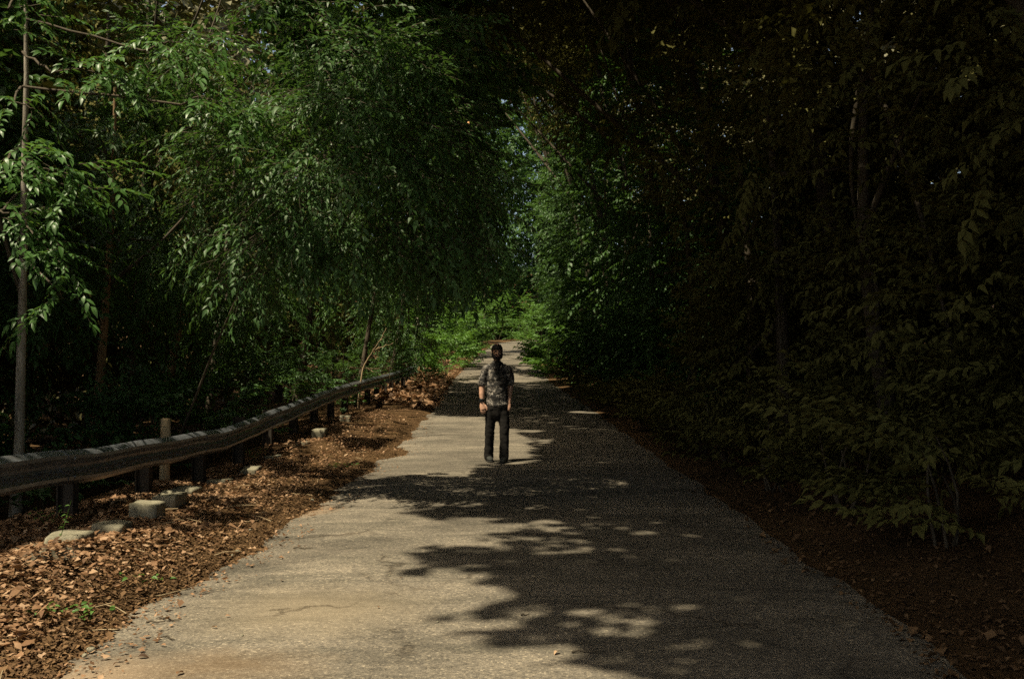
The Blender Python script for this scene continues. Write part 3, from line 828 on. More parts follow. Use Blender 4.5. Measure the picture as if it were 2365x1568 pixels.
# tall wood behind, shading the verge side
for i, (x, y) in enumerate([(-11, 6.5), (-12, 11), (-11.5, 16), (-12.5, 21), (-11.5, 27), (-12, 34), (-12, 42), (-12, 51), (-12, 62), (-12.5, 76)]):
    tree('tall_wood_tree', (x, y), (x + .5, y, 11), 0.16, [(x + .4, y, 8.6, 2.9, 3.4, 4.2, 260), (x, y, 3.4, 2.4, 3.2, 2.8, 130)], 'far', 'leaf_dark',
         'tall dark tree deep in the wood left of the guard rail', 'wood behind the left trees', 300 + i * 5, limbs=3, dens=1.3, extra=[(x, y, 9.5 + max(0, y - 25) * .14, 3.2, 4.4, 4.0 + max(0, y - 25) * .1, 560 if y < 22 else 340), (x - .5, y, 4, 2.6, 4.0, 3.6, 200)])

# unseen left crowns added to block skylight, cut open along the sun's slant
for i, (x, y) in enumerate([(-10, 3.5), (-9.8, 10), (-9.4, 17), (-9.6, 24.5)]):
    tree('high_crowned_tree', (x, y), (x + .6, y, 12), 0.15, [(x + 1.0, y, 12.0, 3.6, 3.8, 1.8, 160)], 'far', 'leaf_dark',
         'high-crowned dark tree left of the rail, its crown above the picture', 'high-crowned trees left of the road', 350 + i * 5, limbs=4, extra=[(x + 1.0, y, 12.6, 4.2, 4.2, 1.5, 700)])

# right side: one continuous dark wall
for i, (x, y) in enumerate([(6.0, 5.5), (5.0, 8.8), (4.8, 12.4), (4.4, 16), (4.7, 19.5), (4.3, 24), (4.3, 29), (4.2, 34.5), (4.2, 41), (4.1, 48.5), (4.1, 57), (4.2, 67), (4.4, 80), (4.8, 96)]):
    f = 'bush' if y < 30 else 'far'
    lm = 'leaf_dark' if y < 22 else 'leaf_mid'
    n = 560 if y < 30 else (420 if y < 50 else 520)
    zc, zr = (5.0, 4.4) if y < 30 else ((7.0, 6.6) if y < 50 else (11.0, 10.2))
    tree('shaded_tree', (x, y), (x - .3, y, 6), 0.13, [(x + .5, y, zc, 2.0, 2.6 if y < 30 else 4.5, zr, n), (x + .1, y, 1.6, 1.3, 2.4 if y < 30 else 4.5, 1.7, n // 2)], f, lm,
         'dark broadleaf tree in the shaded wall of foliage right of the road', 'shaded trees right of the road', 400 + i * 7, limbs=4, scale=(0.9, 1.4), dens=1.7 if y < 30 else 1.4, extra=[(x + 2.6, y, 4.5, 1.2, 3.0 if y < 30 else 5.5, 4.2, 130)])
# tall right-hand trees whose crowns close over the road
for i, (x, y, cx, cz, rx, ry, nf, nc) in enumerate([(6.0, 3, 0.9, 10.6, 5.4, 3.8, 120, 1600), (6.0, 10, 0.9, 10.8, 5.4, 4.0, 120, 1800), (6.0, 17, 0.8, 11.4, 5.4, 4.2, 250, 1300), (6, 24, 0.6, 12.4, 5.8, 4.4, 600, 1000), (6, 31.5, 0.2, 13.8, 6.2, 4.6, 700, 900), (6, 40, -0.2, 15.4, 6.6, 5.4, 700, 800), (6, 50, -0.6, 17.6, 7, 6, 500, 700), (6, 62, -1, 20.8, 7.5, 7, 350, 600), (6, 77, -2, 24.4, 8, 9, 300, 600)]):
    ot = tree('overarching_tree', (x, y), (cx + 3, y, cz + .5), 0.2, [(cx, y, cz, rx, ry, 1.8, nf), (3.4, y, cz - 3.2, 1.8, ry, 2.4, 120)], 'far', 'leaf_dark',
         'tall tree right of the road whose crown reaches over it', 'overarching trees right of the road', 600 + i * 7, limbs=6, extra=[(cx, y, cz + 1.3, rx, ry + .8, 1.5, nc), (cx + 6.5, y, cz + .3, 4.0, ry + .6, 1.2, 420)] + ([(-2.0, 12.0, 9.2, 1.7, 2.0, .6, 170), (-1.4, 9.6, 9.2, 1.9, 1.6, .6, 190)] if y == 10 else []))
    if i == 0: first_arch = ot
def copy_thing(root, offset, label=None):
    c = root.copy(); C.objects.link(c); c.location = root.location + Vector(offset)
    if label: c['label'] = label
    for ch in root.children:
        d_ = ch.copy(); C.objects.link(d_); d_.parent = c
        for g_ in ch.children:
            e_ = g_.copy(); C.objects.link(e_); e_.parent = d_
    return c
# unseen canopy copies added behind the camera to hold back skylight
for dx, dy in ((0, -11), (-.6, -19), (-9.5, -12), (-9.8, -20)): copy_thing(first_arch, (dx, dy, 0))
# deeper right wood
for i, (x, y) in enumerate([(9.5, 5), (9.5, 12), (10, 19), (10, 27), (10, 36), (10, 46), (10, 58), (10, 72), (11, 90)]):
    tree('wood_tree', (x, y), (x, y, 10), 0.16, [(x, y, 5.0, 2.8, 4.2, 4.5, 240)], 'far', 'leaf_dark',
         'dark tree deep in the wood right of the road', 'wood behind the right trees', 700 + i * 5, limbs=2, extra=[(x, y, 4.5, 2.6, 4.6, 4.0, 180)])

# tall trees round the far bend
for i, (x, y, h, lab) in enumerate([(-8, 108, 30, 'tall far tree left of the road just before the bend'), (-4, 146, 36, 'tall tree straight ahead beyond the bend, left of two'), (4, 150, 36, 'tall tree straight ahead beyond the bend, right of two'),
        (7, 112, 30, 'tall far tree right of the road just before the bend'), (-13, 140, 36, 'tall tree on the slope left of the far bend'), (11, 138, 34, 'tall tree on the inside of the far bend')]):
    g0 = float(ground_h(x, y))
    tree('tall_far_tree', (x, y), (x, y, g0 + h * .7), 0.3, [(x, y, g0 + h * .56, 4.6, 4.5, h * .44, 620), (x, y, g0 + h * .25, 4.4, 4.0, h * .22, 300)], 'back', 'leaf_mid', lab, 'tall trees round the far bend', 1000 + i * 5, limbs=3, scale=(.5, .9))
# the woods that read as one mass behind everything
def wood_mass(name, boxes, label, seed, mat='leaf_back'):
    rs = np.random.RandomState(seed); P = []
    for (x0, x1, y0, y1, z0, z1, n) in boxes:
        q = rs.uniform(0, 1, (n, 3)) * np.array((x1 - x0, y1 - y0, z1 - z0)) + np.array((x0, y0, z0)); P.append(q)
    P = np.concatenate(P); n = len(P)
    P[:, 2] += ground_h(P[:, 0], P[:, 1])
    V, F, r, _ = sprays('back', P, rs.uniform(0, 6.28, n), rs.normal(0, .5, n), rs.normal(0, .6, n), rs.uniform(.8, 1.5, n), seed, True, 0.3)
    o = leaf_object(name, V, F, r, M[mat]); tag(o, label, 'wood', None, 'stuff')
wood_mass('left_wood', [(-24, -15, 3, 30, 0, 15, 1500), (-24, -15, 30, 60, 0, 24, 2200), (-24, -13, 60, 110, 0, 36, 2600)], 'dense dark wood far behind the guard rail', 1)
wood_mass('right_wood', [(12, 20, 3, 30, 0, 13, 1300), (12, 20, 30, 70, 0, 22, 2200), (12, 20, 70, 140, 0, 32, 2000)], 'dense dark wood behind the right-hand trees', 2)
wood_mass('far_wood', [(-30, 30, 160, 176, 0, 34, 2200), (-8, 16, 153, 159, 0, 46, 4400), (-16, -5, 100, 158, 0, 26, 1800)], 'dense wood closing the view behind the far bend', 3, 'leaf_mid')

# ------------------------------------------------------------------ shrubs
def shrub(name, x, y, rx, ry, h, n, key, mat, label, group, seed, carve=True, scale=(.8, 1.3)):
    z = float(ground_h(x, y))
    root = empty(name, (x, y, z - .03)); tag(root, label, 'shrub', group)
    rs = np.random.RandomState(seed)
    for k in range(4):
        t = Vector((x + rs.uniform(-.6, .6) * rx, y + rs.uniform(-.6, .6) * ry, z + h * rs.uniform(.5, .85)))
        m = MB(); m.tube(trunk_path((x + rs.uniform(-.1, .1), y + rs.uniform(-.1, .1), z - .05), t, .12, 5, seed + k), [.016, .014, .011, .008, .004], 5)
        link_mesh('stem', m.mesh('stem'), M['bark'], root)
    pos, yaw, pit = crown_sprays([(x, y, z + h * .52, rx, ry, h * .5, n)], seed, .35, .3)
    pos[:, 2] = np.maximum(pos[:, 2], z + 0.12)
    V, F, r, _ = sprays(key, pos, yaw, np.abs(pit) * .8, rs.normal(0, .3, n), rs.uniform(scale[0], scale[1], n), seed, carve)
    if len(V): leaf_object('foliage', V, F, r, M[mat], root)
sg = 'shrubs behind the guard rail'
for i, (x, y, rx, h, lab) in enumerate([(-5.6, 9.3, .7, 1.3, 'low dark shrub behind the nearest stretch of rail'), (-5.5, 14.6, .8, 1.5, 'low leafy shrub behind the sagging part of the rail'),
        (-5.3, 17.4, .7, 1.6, 'low leafy shrub behind the rail beyond its dip'), (-5.2, 21, .8, 1.7, 'green shrub behind the bright stretch of rail'),
        (-5.0, 25, .8, 1.6, 'green shrub under the pale dead branch'), (-4.9, 30, .9, 1.9, 'green shrub where the rail runs into the leaves'),
        (-4.7, 35.5, 1.0, 2.0, 'dark shrub beyond the end of the rail'), (-5.6, 11.9, .8, 1.2, 'low dark shrub behind the wooden post')]):
    shrub('leafy_shrub', x, y, rx, 1.3, h, 170, 'bush', 'leaf_mid', lab, sg, 800 + i * 3)
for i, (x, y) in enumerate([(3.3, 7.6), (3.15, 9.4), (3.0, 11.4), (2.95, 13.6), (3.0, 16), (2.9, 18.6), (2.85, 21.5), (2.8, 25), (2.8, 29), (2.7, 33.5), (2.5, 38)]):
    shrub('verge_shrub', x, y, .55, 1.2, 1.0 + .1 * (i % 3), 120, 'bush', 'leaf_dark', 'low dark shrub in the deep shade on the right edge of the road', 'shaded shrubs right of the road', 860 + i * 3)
fg = 'sunlit shrubs along the far road'
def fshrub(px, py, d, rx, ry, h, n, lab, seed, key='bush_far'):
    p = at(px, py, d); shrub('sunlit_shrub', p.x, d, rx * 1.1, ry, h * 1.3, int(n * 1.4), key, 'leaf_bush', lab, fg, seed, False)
fshrub(985, 800, 58, 1.4, 3, 3.2, 170, 'bright green shrub on the left of the far road, leftmost of its row', 901)
fshrub(1050, 800, 60, 1.3, 3, 2.6, 190, 'bright green shrub left of the far road overhanging a leaf bank', 902)
fshrub(1090, 790, 78, 1.6, 4, 4.0, 200, 'tall bright green shrub left of the far road just before the bend', 903)
fshrub(1030, 830, 47, 1.0, 2.4, 1.7, 110, 'low green shrub left of the road behind a strip of brown leaves', 904)
fshrub(1150, 780, 134, 3.2, 4, 5.0, 220, 'bright green shrub at the far end of the road, above the walker', 905)
fshrub(1195, 780, 138, 3.0, 4, 4.6, 200, 'bright green shrub at the far end of the road, right of the walker', 906)
fshrub(1222, 785, 128, 2.2, 3, 4.4, 160, 'bright green shrub on the inside of the far bend', 907)
for k_, (x_, lab_) in enumerate([(-6.5, 'green shrub on the slope behind the far bend, leftmost'), (-2.5, 'green shrub on the slope straight behind the far bend'), (1.5, 'green shrub on the slope behind the far bend, right of the middle'), (5.5, 'green shrub on the slope behind the far bend, rightmost')]):
    shrub('sunlit_shrub', x_, 149 + k_ % 2, 2.6, 3, 6.5, 150, 'bush_far', 'leaf_bush', lab_, fg, 920 + k_, True, (1.2, 2.2))
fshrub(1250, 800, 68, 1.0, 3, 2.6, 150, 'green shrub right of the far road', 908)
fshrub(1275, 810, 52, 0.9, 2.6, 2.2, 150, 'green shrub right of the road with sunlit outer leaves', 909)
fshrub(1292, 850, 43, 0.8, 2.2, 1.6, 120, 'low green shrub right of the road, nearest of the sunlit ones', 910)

# ------------------------------------------------------------------ dead branches
def branch(name, paths, r0, mat, label, cat='branch', group=None):
    b = Vector(paths[0][0])
    root = empty(name, b); tag(root, label, cat, group)
    for k, p in enumerate(paths):
        pts = []
        rs = np.random.RandomState(len(p) + k)
        for i in range(len(p) - 1):
            for j in range(4): pts.append(Vector(p[i]).lerp(Vector(p[i + 1]), j / 4) + Vector(rs.normal(0, .012, 3)))
        pts.append(Vector(p[-1])); N = len(pts)
        m = MB(); m.tube(pts, [(r0 if k == 0 else r0 * .6) * (1 - .75 * i / (N - 1)) for i in range(N)], 7)
        link_mesh('stem' if k == 0 else 'side_branch', m.mesh('stem'), M[mat], root)
bd = 26
base = at(826, 880, bd); base.z = float(ground_h(base.x, bd))
branch('dead_branch', [[base, at(838, 852, bd), at(858, 815, bd), at(878, 785, bd), at(892, 757, bd)], [at(862, 808, bd), at(885, 800, bd + .2), at(908, 792, bd + .3)], [at(878, 785, bd), at(890, 777, bd)]], 0.026, 'dead_wood',
       'pale forked dead branch standing up behind the far end of the rail')
branch('fallen_branch', [[at(806, 849, 27), at(850, 851, 27.2), at(905, 849, 27.6)], [at(850, 851, 27.2), at(862, 858, 27), at(880, 861, 27)], [at(815, 849, 27), at(822, 856, 27), at(828, 878, 27)], [at(895, 850, 27.5), at(899, 862, 27.6), at(900, 880, 27.6)]], 0.028, 'dead_wood',
       'pale dead branch lying level behind the far end of the rail')

# thin bare stems inside the middle foliage
for k, (a, b_, c) in enumerate([((830, 375, 12.0), (865, 355, 11.9), (918, 345, 11.8)), ((640, 480, 12.6), (560, 478, 12.5), (500, 482, 12.4)), ((1000, 545, 12), (960, 550, 12), (905, 552, 12))]):
    pass

# leaf-shaped stand-in, coloured to read as a bright orange spot
def single_leaf(name, loc, L, w, rot, mat, rnd, label, cat, group=None, curl=0.3):
    V, F = leaf_fine(L, w, 0.25, curl)
    o = link_mesh(name, mesh_np(name, V, F, np.full(len(F), rnd)), M[mat]); o.location = loc; o.rotation_euler = rot
    return tag(o, label, cat, group)
M['orange'] = leaf_mat('withered_orange_leaf', [(0.85, 0.42, 0.20), (0.9, 0.5, 0.26)], 0.4, 0.1, (0.9, 0.4, 0.1))
tw = at(1084, 284, 25)
single_leaf('withered_leaf', at(1084, 288, 25) , 0.17, 0.15, Vector((-.35, -.65, .65)).to_track_quat('Z', 'X').to_euler(), 'orange', .5, 'single withered orange leaf glowing high in the foliage above the walker', 'leaf')

# ------------------------------------------------------------------ leaf litter
def litter(name, P, L, seed, mat, label, fine=True, parent=None):
    rs = np.random.RandomState(seed); n = len(P)
    variants = []
    for k in range(8):
        V, F = (leaf_curved if fine else leaf_simple)(1.0, rs.uniform(.55, .95), rs.uniform(-.25, .4), rs.uniform(-.3, .5))
        V = V - np.array((0.5, 0, 0)); V[:, 2] -= V[:, 2].min(); variants.append(V)
    VV = np.array(variants); nv = VV.shape[1]
    w = rs.randint(0, 8, n)
    yaw = rs.uniform(0, 6.283, n); tx = rs.normal(0, .2, n); ty = rs.normal(0, .2, n)
    B = VV[w] * (L * np.clip(rs.lognormal(-0.12, .42, n), .35, 2.4))[:, None, None]
    B += rs.normal(0, 1, B.shape) * (L * np.array((.07, .09, .06)))
    B[:, :, 2] += B[:, :, 0] * np.tan(tx)[:, None] + B[:, :, 1] * np.tan(ty)[:, None]
    B[:, :, 2] -= B[:, :, 2].min(1)[:, None] * 0.8
    c, s = np.cos(yaw)[:, None], np.sin(yaw)[:, None]
    X = B[:, :, 0] * c - B[:, :, 1] * s; Y = B[:, :, 0] * s + B[:, :, 1] * c
    T = np.stack([X, Y, B[:, :, 2]], -1) + P[:, None, :]
    F = (np.arange(n)[:, None, None] * nv + F[None]).reshape(-1, 3)
    o = leaf_object(name, T.reshape(-1, 3), F, np.repeat(rs.beta(1.5, 1.5, n), 4 if fine else 2), M[mat], parent)
    return tag(o, label, None, None, 'stuff')
def road_z0(x, y):
    k = (x - left_edge(y)) / (right_edge(y) - left_edge(y)); return float(rz(y) + 0.02 * (1 - (2 * k - 1) ** 2) + 0.006)
def verge_points(n, y0, y1, w0, w1, seed, power=1.0, lift=0.02):
    """points between the road edge (w=0) and the rail side (w=1)"""
    rs = np.random.RandomState(seed)
    y = 1 / (rs.uniform(1 / y1, 1 / y0, n)) if power else rs.uniform(y0, y1, n)
    w = rs.uniform(w0, w1, n)
    x = left_edge(y) - w
    return np.stack([x, y, ground_h(x, y) + rs.uniform(0, lift, n)], 1)
def piles(P, seed, centres):
    for (cx, cy, r, h) in centres:
        d2 = ((P[:, 0] - cx) / r) ** 2 + ((P[:, 1] - cy) / (r * 1.6)) ** 2
        P[:, 2] += h * np.exp(-d2)
    return P
pc = []
for (px, py, r, h) in [(60, 1380, .5, .12), (140, 1330, .4, .10), (740, 1050, .6, .14), (690, 1045, .4, .08), (860, 975, .7, .12), (890, 945, .6, .12), (960, 930, .8, .1)]:
    g = G(px, py); pc.append((g[0], g[1], r, h))
P = verge_points(42000, 4.2, 30, 0.10, 2.4, 31)
rs = np.random.RandomState(4)
wd = left_edge(P[:, 1]) - P[:, 0]
P = P[rs.uniform(0, 1, len(P)) < np.clip((wd - 0.12) / 0.9, 0.04, 1)]
litter('leaf_litter', piles(P, 1, pc), 0.037, 5, 'dead', 'thick drift of dry brown leaves along the left verge')
P = verge_points(450, 4.2, 22, 0.3, 2.3, 41, 1.0, 0.01)
litter('curled_leaves', piles(P, 1, pc), 0.052, 10, 'dead', 'larger curled brown leaves lying on the litter of the left verge')
P = verge_points(160, 4.2, 22, 0.0, 2.2, 42, 1.0, 0.02)
rs = np.random.RandomState(43); sm_ = MB()
for (x_, y_, z_) in P:
    L_ = rs.uniform(.08, .35); a_ = rs.uniform(0, 6.28); t_ = rs.uniform(-.1, .2)
    c_ = Vector((x_, y_, z_ + .02)); dv = Vector((math.cos(a_), math.sin(a_), t_)) * L_ * .5
    sm_.tube([c_ - dv, c_ + Vector(rs.normal(0, .012, 3)), c_ + dv], [.004, .0035, .002], 4)
o = link_mesh('stick_litter', sm_.mesh('stick_litter'), M['dead_wood']); tag(o, 'thin dry sticks strewn over the leaves of the left verge', None, None, 'stuff')
P = verge_points(36000, 4.2, 26, -0.05, 1.3, 33, 1.0, 0.012)
litter('leaf_crumbs', P, 0.022, 6, 'crumb', 'fine crumbled leaf mould along the broken road edge', False)
P = verge_points(700, 4.3, 26, -0.35, 0.0, 37, 1.0, 0.003)
P[:, 2] = np.array([road_z0(a, b_) for a, b_ in P[:, :2]]) + .004
litter('blown_leaf_bits', P, 0.026, 9, 'dead', 'scattered leaf bits blown onto the left edge of the asphalt', False)
P = verge_points(3500, 28, 118, -0.1, 2.6, 34); P[:, 2] += 0.02
litter('far_leaf_litter', P, 0.16, 7, 'dead', 'brown leaves along the far left road edge', False)
rs = np.random.RandomState(35); y = 1 / rs.uniform(1 / 100, 1 / 3.6, 7000); x = right_edge(y) + rs.uniform(-0.2, 1.8, 7000)
litter('right_leaf_litter', np.stack([x, y, ground_h(x, y) + .01], 1), 0.034, 8, 'crumb', 'brown leaves under the trees right of the road', False)

# loose leaves, twigs and pebbles on the asphalt
def road_z(x, y):
    k = (x - left_edge(y)) / (right_edge(y) - left_edge(y)); return float(rz(y) + 0.02 * (1 - (2 * k - 1) ** 2) + 0.006)
for k, (px, py, L) in enumerate([(318, 1530, .06), (408, 1568, .055), (500, 1460, .04), (240, 1438, .09), (560, 1283, .05), (717, 1160, .06), (655, 1243, .10), (383, 1500, .04), (1290, 1522, .05), (870, 1415, .03), (520, 1435, .035), (650, 1350, .04), (930, 1345, .03)]):
    g = G(px, py)
    single_leaf('fallen_leaf', (g[0], g[1], road_z(g[0], g[1]) + .008), L, L * .55, (0.25 * (-1) ** k, -0.15, k * 1.3), 'dead', (k * .37) % 1, 'small dry brown leaf lying loose on the sunlit asphalt', 'leaf', 'loose leaves on the road')
def twig(px, py, L, ang, label):
    g = G(px, py); z = road_z(g[0], g[1]) + .006
    m = MB(); pts = [Vector((g[0] + (t - .5) * L * math.cos(ang) , g[1] + (t - .5) * L * math.sin(ang) + .012 * math.sin(t * 6), z + .004 * math.sin(t * 9))) for t in np.linspace(0, 1, 6)]
    m.tube(pts, [.006, .0055, .005, .0045, .004, .003], 5)
    o = link_mesh('twig', m.mesh('twig'), M['bark']); tag(o, label, 'twig', 'twigs on the road')
twig(360, 1444, .11, .2, 'dark short twig on the asphalt near the left edge, beside another')
twig(392, 1482, .09, -.6, 'small crooked twig on the asphalt near the bottom left')
twig(395, 1437, .12, -.3, 'thin twig on the asphalt near the ragged edge')
twig(700, 1272, .16, .05, 'thin straight twig lying across the lane in mid foreground')
twig(1360, 1523, .18, .1, 'dark twig at the lower edge of the big shadow')
twig(1213, 1435, .05, .5, 'tiny twig in the lit middle of the road')
for k, (px, py, s) in enumerate([(548, 1278, .02), (536, 1287, .012), (578, 1226, .013), (720, 1158, .022), (590, 1290, .01), (445, 1330, .011), (210, 1510, .02), (196, 1520, .014), (900, 1340, .009), (1010, 1450, .008), (560, 1480, .009)]):
    g = G(px, py); bm = bmesh.new(); bmesh.ops.create_icosphere(bm, subdivisions=2, radius=s)
    for v in bm.verts: v.co += mnoise.noise_vector(v.co * 40 + Vector((k, 0, 0))) * s * .5; v.co.z *= .7
    me = bpy.data.meshes.new('pebble'); bm.to_mesh(me); bm.free()
    o = link_mesh('pebble', me, M['stone']); o.location = (g[0], g[1], max(road_z(g[0], g[1]), float(ground_h(g[0], g[1]))) + s * .3)
    tag(o, 'small pale pebble by the ragged left edge of the road' if px < 800 else 'tiny pale pebble on the sunlit asphalt', 'pebble', 'pebbles')

# small green weeds among the dead leaves
def weed(px, py, h, n, seed, label, spread=.12, tall=False):
    g = G(px, py); x, y = g[0], g[1]; z = float(ground_h(x, y))
    root = empty('weed', (x, y, z)); tag(root, label, 'weed', 'weeds on the left verge')
    rs = np.random.RandomState(seed)
    m = MB()
    for k in range(3 if not tall else 1):
        t = Vector((x + rs.uniform(-1, 1) * spread, y + rs.uniform(-1, 1) * spread, z + h)) if not tall else Vector((x + .14, y, z + h))
        m.tube(trunk_path((x, y, z - .02), t, .03, 5, seed + k), [.004, .0035, .003, .0025, .0015], 4)
    link_mesh('stem', m.mesh('stem'), M['leaf_bush'], root)
    if tall: f = rs.uniform(0.15, 1, n); pos = np.stack([x + .14 * f, y + 0 * f, z + h * f], 1)
    else: pos = np.stack([x + rs.normal(0, spread * .6, n), y + rs.normal(0, spread * .6, n), z + rs.uniform(.3, 1, n) * h], 1)
    V = []; F = []; lf, ff = leaf_fine(.045 if not tall else .04, .026 if not tall else .01, .2, .3)
    for i in range(n):
        a = rs.uniform(0, 6.28); R = rot_from((math.cos(a), math.sin(a), rs.uniform(-.1, .5)), (rs.normal(0, .3), rs.normal(0, .3), 1))
        V.append(lf * rs.uniform(.7, 1.4) @ R.T + pos[i]); F.append(ff + i * len(lf))
    leaf_object('leaves', np.concatenate(V), np.concatenate(F), np.repeat(rs.uniform(0, 1, n), len(ff)), M['leaf_bush'], root)
weed(128, 1425, .07, 16, 1, 'small green weed in the near brown leaves, left one of two')
weed(205, 1430, .07, 18, 2, 'small green weed in the near brown leaves, right one of two')
weed(120, 1290, .42, 16, 3, 'tall thin grassy weed rising over the nearest sunlit stone', tall=True)
weed(795, 1080, .06, 26, 4, 'patch of green weeds at the far road edge by a leaf drift', .22)
weed(880, 915, .22, 40, 5, 'bright green weed at the foot of the rail beyond the walker', .3)
weed(330, 1348, .05, 7, 6, 'tiny green seedling alone in the brown leaves')
weed(590, 1060, .16, 22, 7, 'green weed below the rail by the lit leaf drift', .16)
weed(108, 1215, .16, 14, 8, 'green seedling behind the nearest stones in the shade', .1)

# ------------------------------------------------------------------ the walker
def solid(parts, voxel=0.01, smooth_it=6, name='body', disp=None):
    """one continuous surface out of overlapping tapered limbs: parts are lists of (point, radius or (rx, ry))"""
    V = []; F = []
    for ch in parts:
        P = [Vector(c[0]) for c in ch]; n = len(P); sides = 16; off = len(V)
        rings = []
        prev = None
        for i in range(n):
            t = (P[min(i + 1, n - 1)] - P[max(i - 1, 0)]).normalized()
            a = Vector((1, 0, 0)) - t * t.x
            if a.length < 0.3: a = Vector((0, 1, 0)) - t * t.y
            a.normalize(); b = t.cross(a)
            r = ch[i][1]; rx, ry = (r, r) if not isinstance(r, tuple) else r
            rings.append((P[i], a, b, rx, ry, t))
        full = []
        p, a, b, rx, ry, t = rings[0]
        for f in (0.95, 0.6): full.append((p - t * min(rx, ry) * f * .8, a, b, rx * math.sqrt(1 - f * f), ry * math.sqrt(1 - f * f)))
        full += [r[:5] for r in rings]
        p, a, b, rx, ry, t = rings[-1]
        for f in (0.6, 0.95): full.append((p + t * min(rx, ry) * f * .8, a, b, rx * math.sqrt(1 - f * f), ry * math.sqrt(1 - f * f)))
        for (p, a, b, rx, ry) in full:
            for s in range(sides):
                an = 2 * math.pi * s / sides; V.append(p + a * math.cos(an) * rx + b * math.sin(an) * ry)
        m = len(full)
        for i in range(m - 1):
            for s in range(sides):
                s2 = (s + 1) % sides
                F.append((off + i * sides + s, off + i * sides + s2, off + (i + 1) * sides + s2, off + (i + 1) * sides + s))
        F.append(tuple(off + s for s in reversed(range(sides)))); F.append(tuple(off + (m - 1) * sides + s for s in range(sides)))
    me = bpy.data.meshes.new(name); me.from_pydata([tuple(v) for v in V], [], F); me.update()
    o = bpy.data.objects.new('tmp', me); C.objects.link(o)
    r = o.modifiers.new('r', 'REMESH'); r.mode = 'VOXEL'; r.voxel_size = voxel
    s = o.modifiers.new('s', 'SMOOTH'); s.factor = .5; s.iterations = smooth_it
    dg = bpy.context.evaluated_depsgraph_get()
    out = bpy.data.meshes.new_from_object(o.evaluated_get(dg)); out.name = name
    bpy.data.objects.remove(o); 
    if disp:
        for v in out.vertices:
            v.co += v.normal * disp(v.co)
    out.polygons.foreach_set('use_smooth', np.ones(len(out.polygons), dtype=bool))
    out.materials.clear()
    TRI[0] += len(out.polygons) * 2
    return out

WX, WY = at(1148, 1068, 14.8).x, 14.8
walker = empty('person', (WX, WY, road_z(WX, WY)), 0.10)
tag(walker, 'dark-haired person in a black patterned shirt and black jeans walking towards us on the road', 'person')
def wl(name, me, mat): return link_mesh(name, me, M[mat], walker, False)
# body: head, neck, torso, arms and hands in one surface (image left = the walker's right)
body = [
    [((0, 0.0, 0.86), (.14, .10)), ((0, 0, 1.05), (.135, .095)), ((0, 0, 1.25), (.155, .105)), ((0, 0.01, 1.38), (.15, .09)), ((0, .01, 1.44), (.07, .06))],
    [((0, .015, 1.40), .055), ((0, .005, 1.52), .054)],
    [((0, -.005, 1.535), (.050, .062)), ((0, -.004, 1.58), (.062, .082)), ((0, 0.0, 1.635), (.070, .092)), ((0, .005, 1.68), (.070, .090)), ((0, .008, 1.70), (.060, .076))],
    [((0, -.085, 1.600), .012), ((0, -.098, 1.585), .014)], [((0, -.075, 1.64), .012), ((0, -.092, 1.60), .011)],          # nose
    [((-.030, -.080, 1.653), .012), ((.030, -.080, 1.653), .012)],                                                         # brow
    [((0, -.065, 1.528), .022), ((0, -.074, 1.535), .018)],                                                                # chin
    [((-.070, .01, 1.60), .012), ((-.075, .015, 1.635), .015)], [((.070, .01, 1.60), .012), ((.075, .015, 1.635), .015)],  # ears
    # right arm (image left)
    [((-.145, .01, 1.365), .048), ((-.20, .01, 1.24), .048), ((-.225, .0, 1.12), .044), ((-.228, -.02, 1.00), .042), ((-.225, -.035, .90), .030), ((-.224, -.04, .87), .028)],
    [((-.222, -.045, .86), (.036, .022)), ((-.220, -.052, .81), (.045, .024)), ((-.214, -.058, .775), (.043, .024))],
    # left arm (image right), hand going into the pocket
    [((.145, .02, 1.365), .048), ((.20, .05, 1.24), .046), ((.208, .06, 1.10), .042), ((.192, .02, .99), .038), ((.178, -.03, .90), .029), ((.175, -.04, .86), .028)],
    [((.175, -.045, .85), (.034, .022)), ((.165, -.055, .80), (.040, .024)), ((.158, -.06, .765), (.036, .022))],
    # legs under the trousers
    [((-.080, 0, .84), .075), ((-.107, .015, .48), .050), ((-.117, .06, .12), .038)], [((.080, 0, .84), .075), ((.103, -.065, .48), .050), ((.092, -.12, .12), .038)],
]
# fingers: four curled, thumb leaving the side of the palm
def fingers(x0, y0, z0, sgn):
    for k, (dx, L) in enumerate([(-.030, .070), (-.010, .078), (.010, .074), (.029, .058)]):
        p = Vector((x0 + dx, y0, z0)); a = p + Vector((0, -.010, -L * .42)); b_ = a + Vector((.004 * sgn, .016, -L * .30)); c = b_ + Vector((.002, .020, -L * .08))
        body.append([(p + Vector((0, 0, .02)), .0095), (p, .0095), (a, .009), (b_, .0085), (c, .0078)])
    p = Vector((x0 + .034 * sgn, y0 + .005, z0 + .062))
    body.append([(p, .013), (p + Vector((.020 * sgn, -.012, -.030)), .0115), (p + Vector((.026 * sgn, -.016, -.058)), .0098), (p + Vector((.024 * sgn, -.014, -.078)), .008)])
fingers(-.214, -.058, .772, 1)
wl('body', solid(body, 0.0065, 3, 'body'), 'skin')
wr0 = lambda co: .006 * mnoise.noise(co * 60)
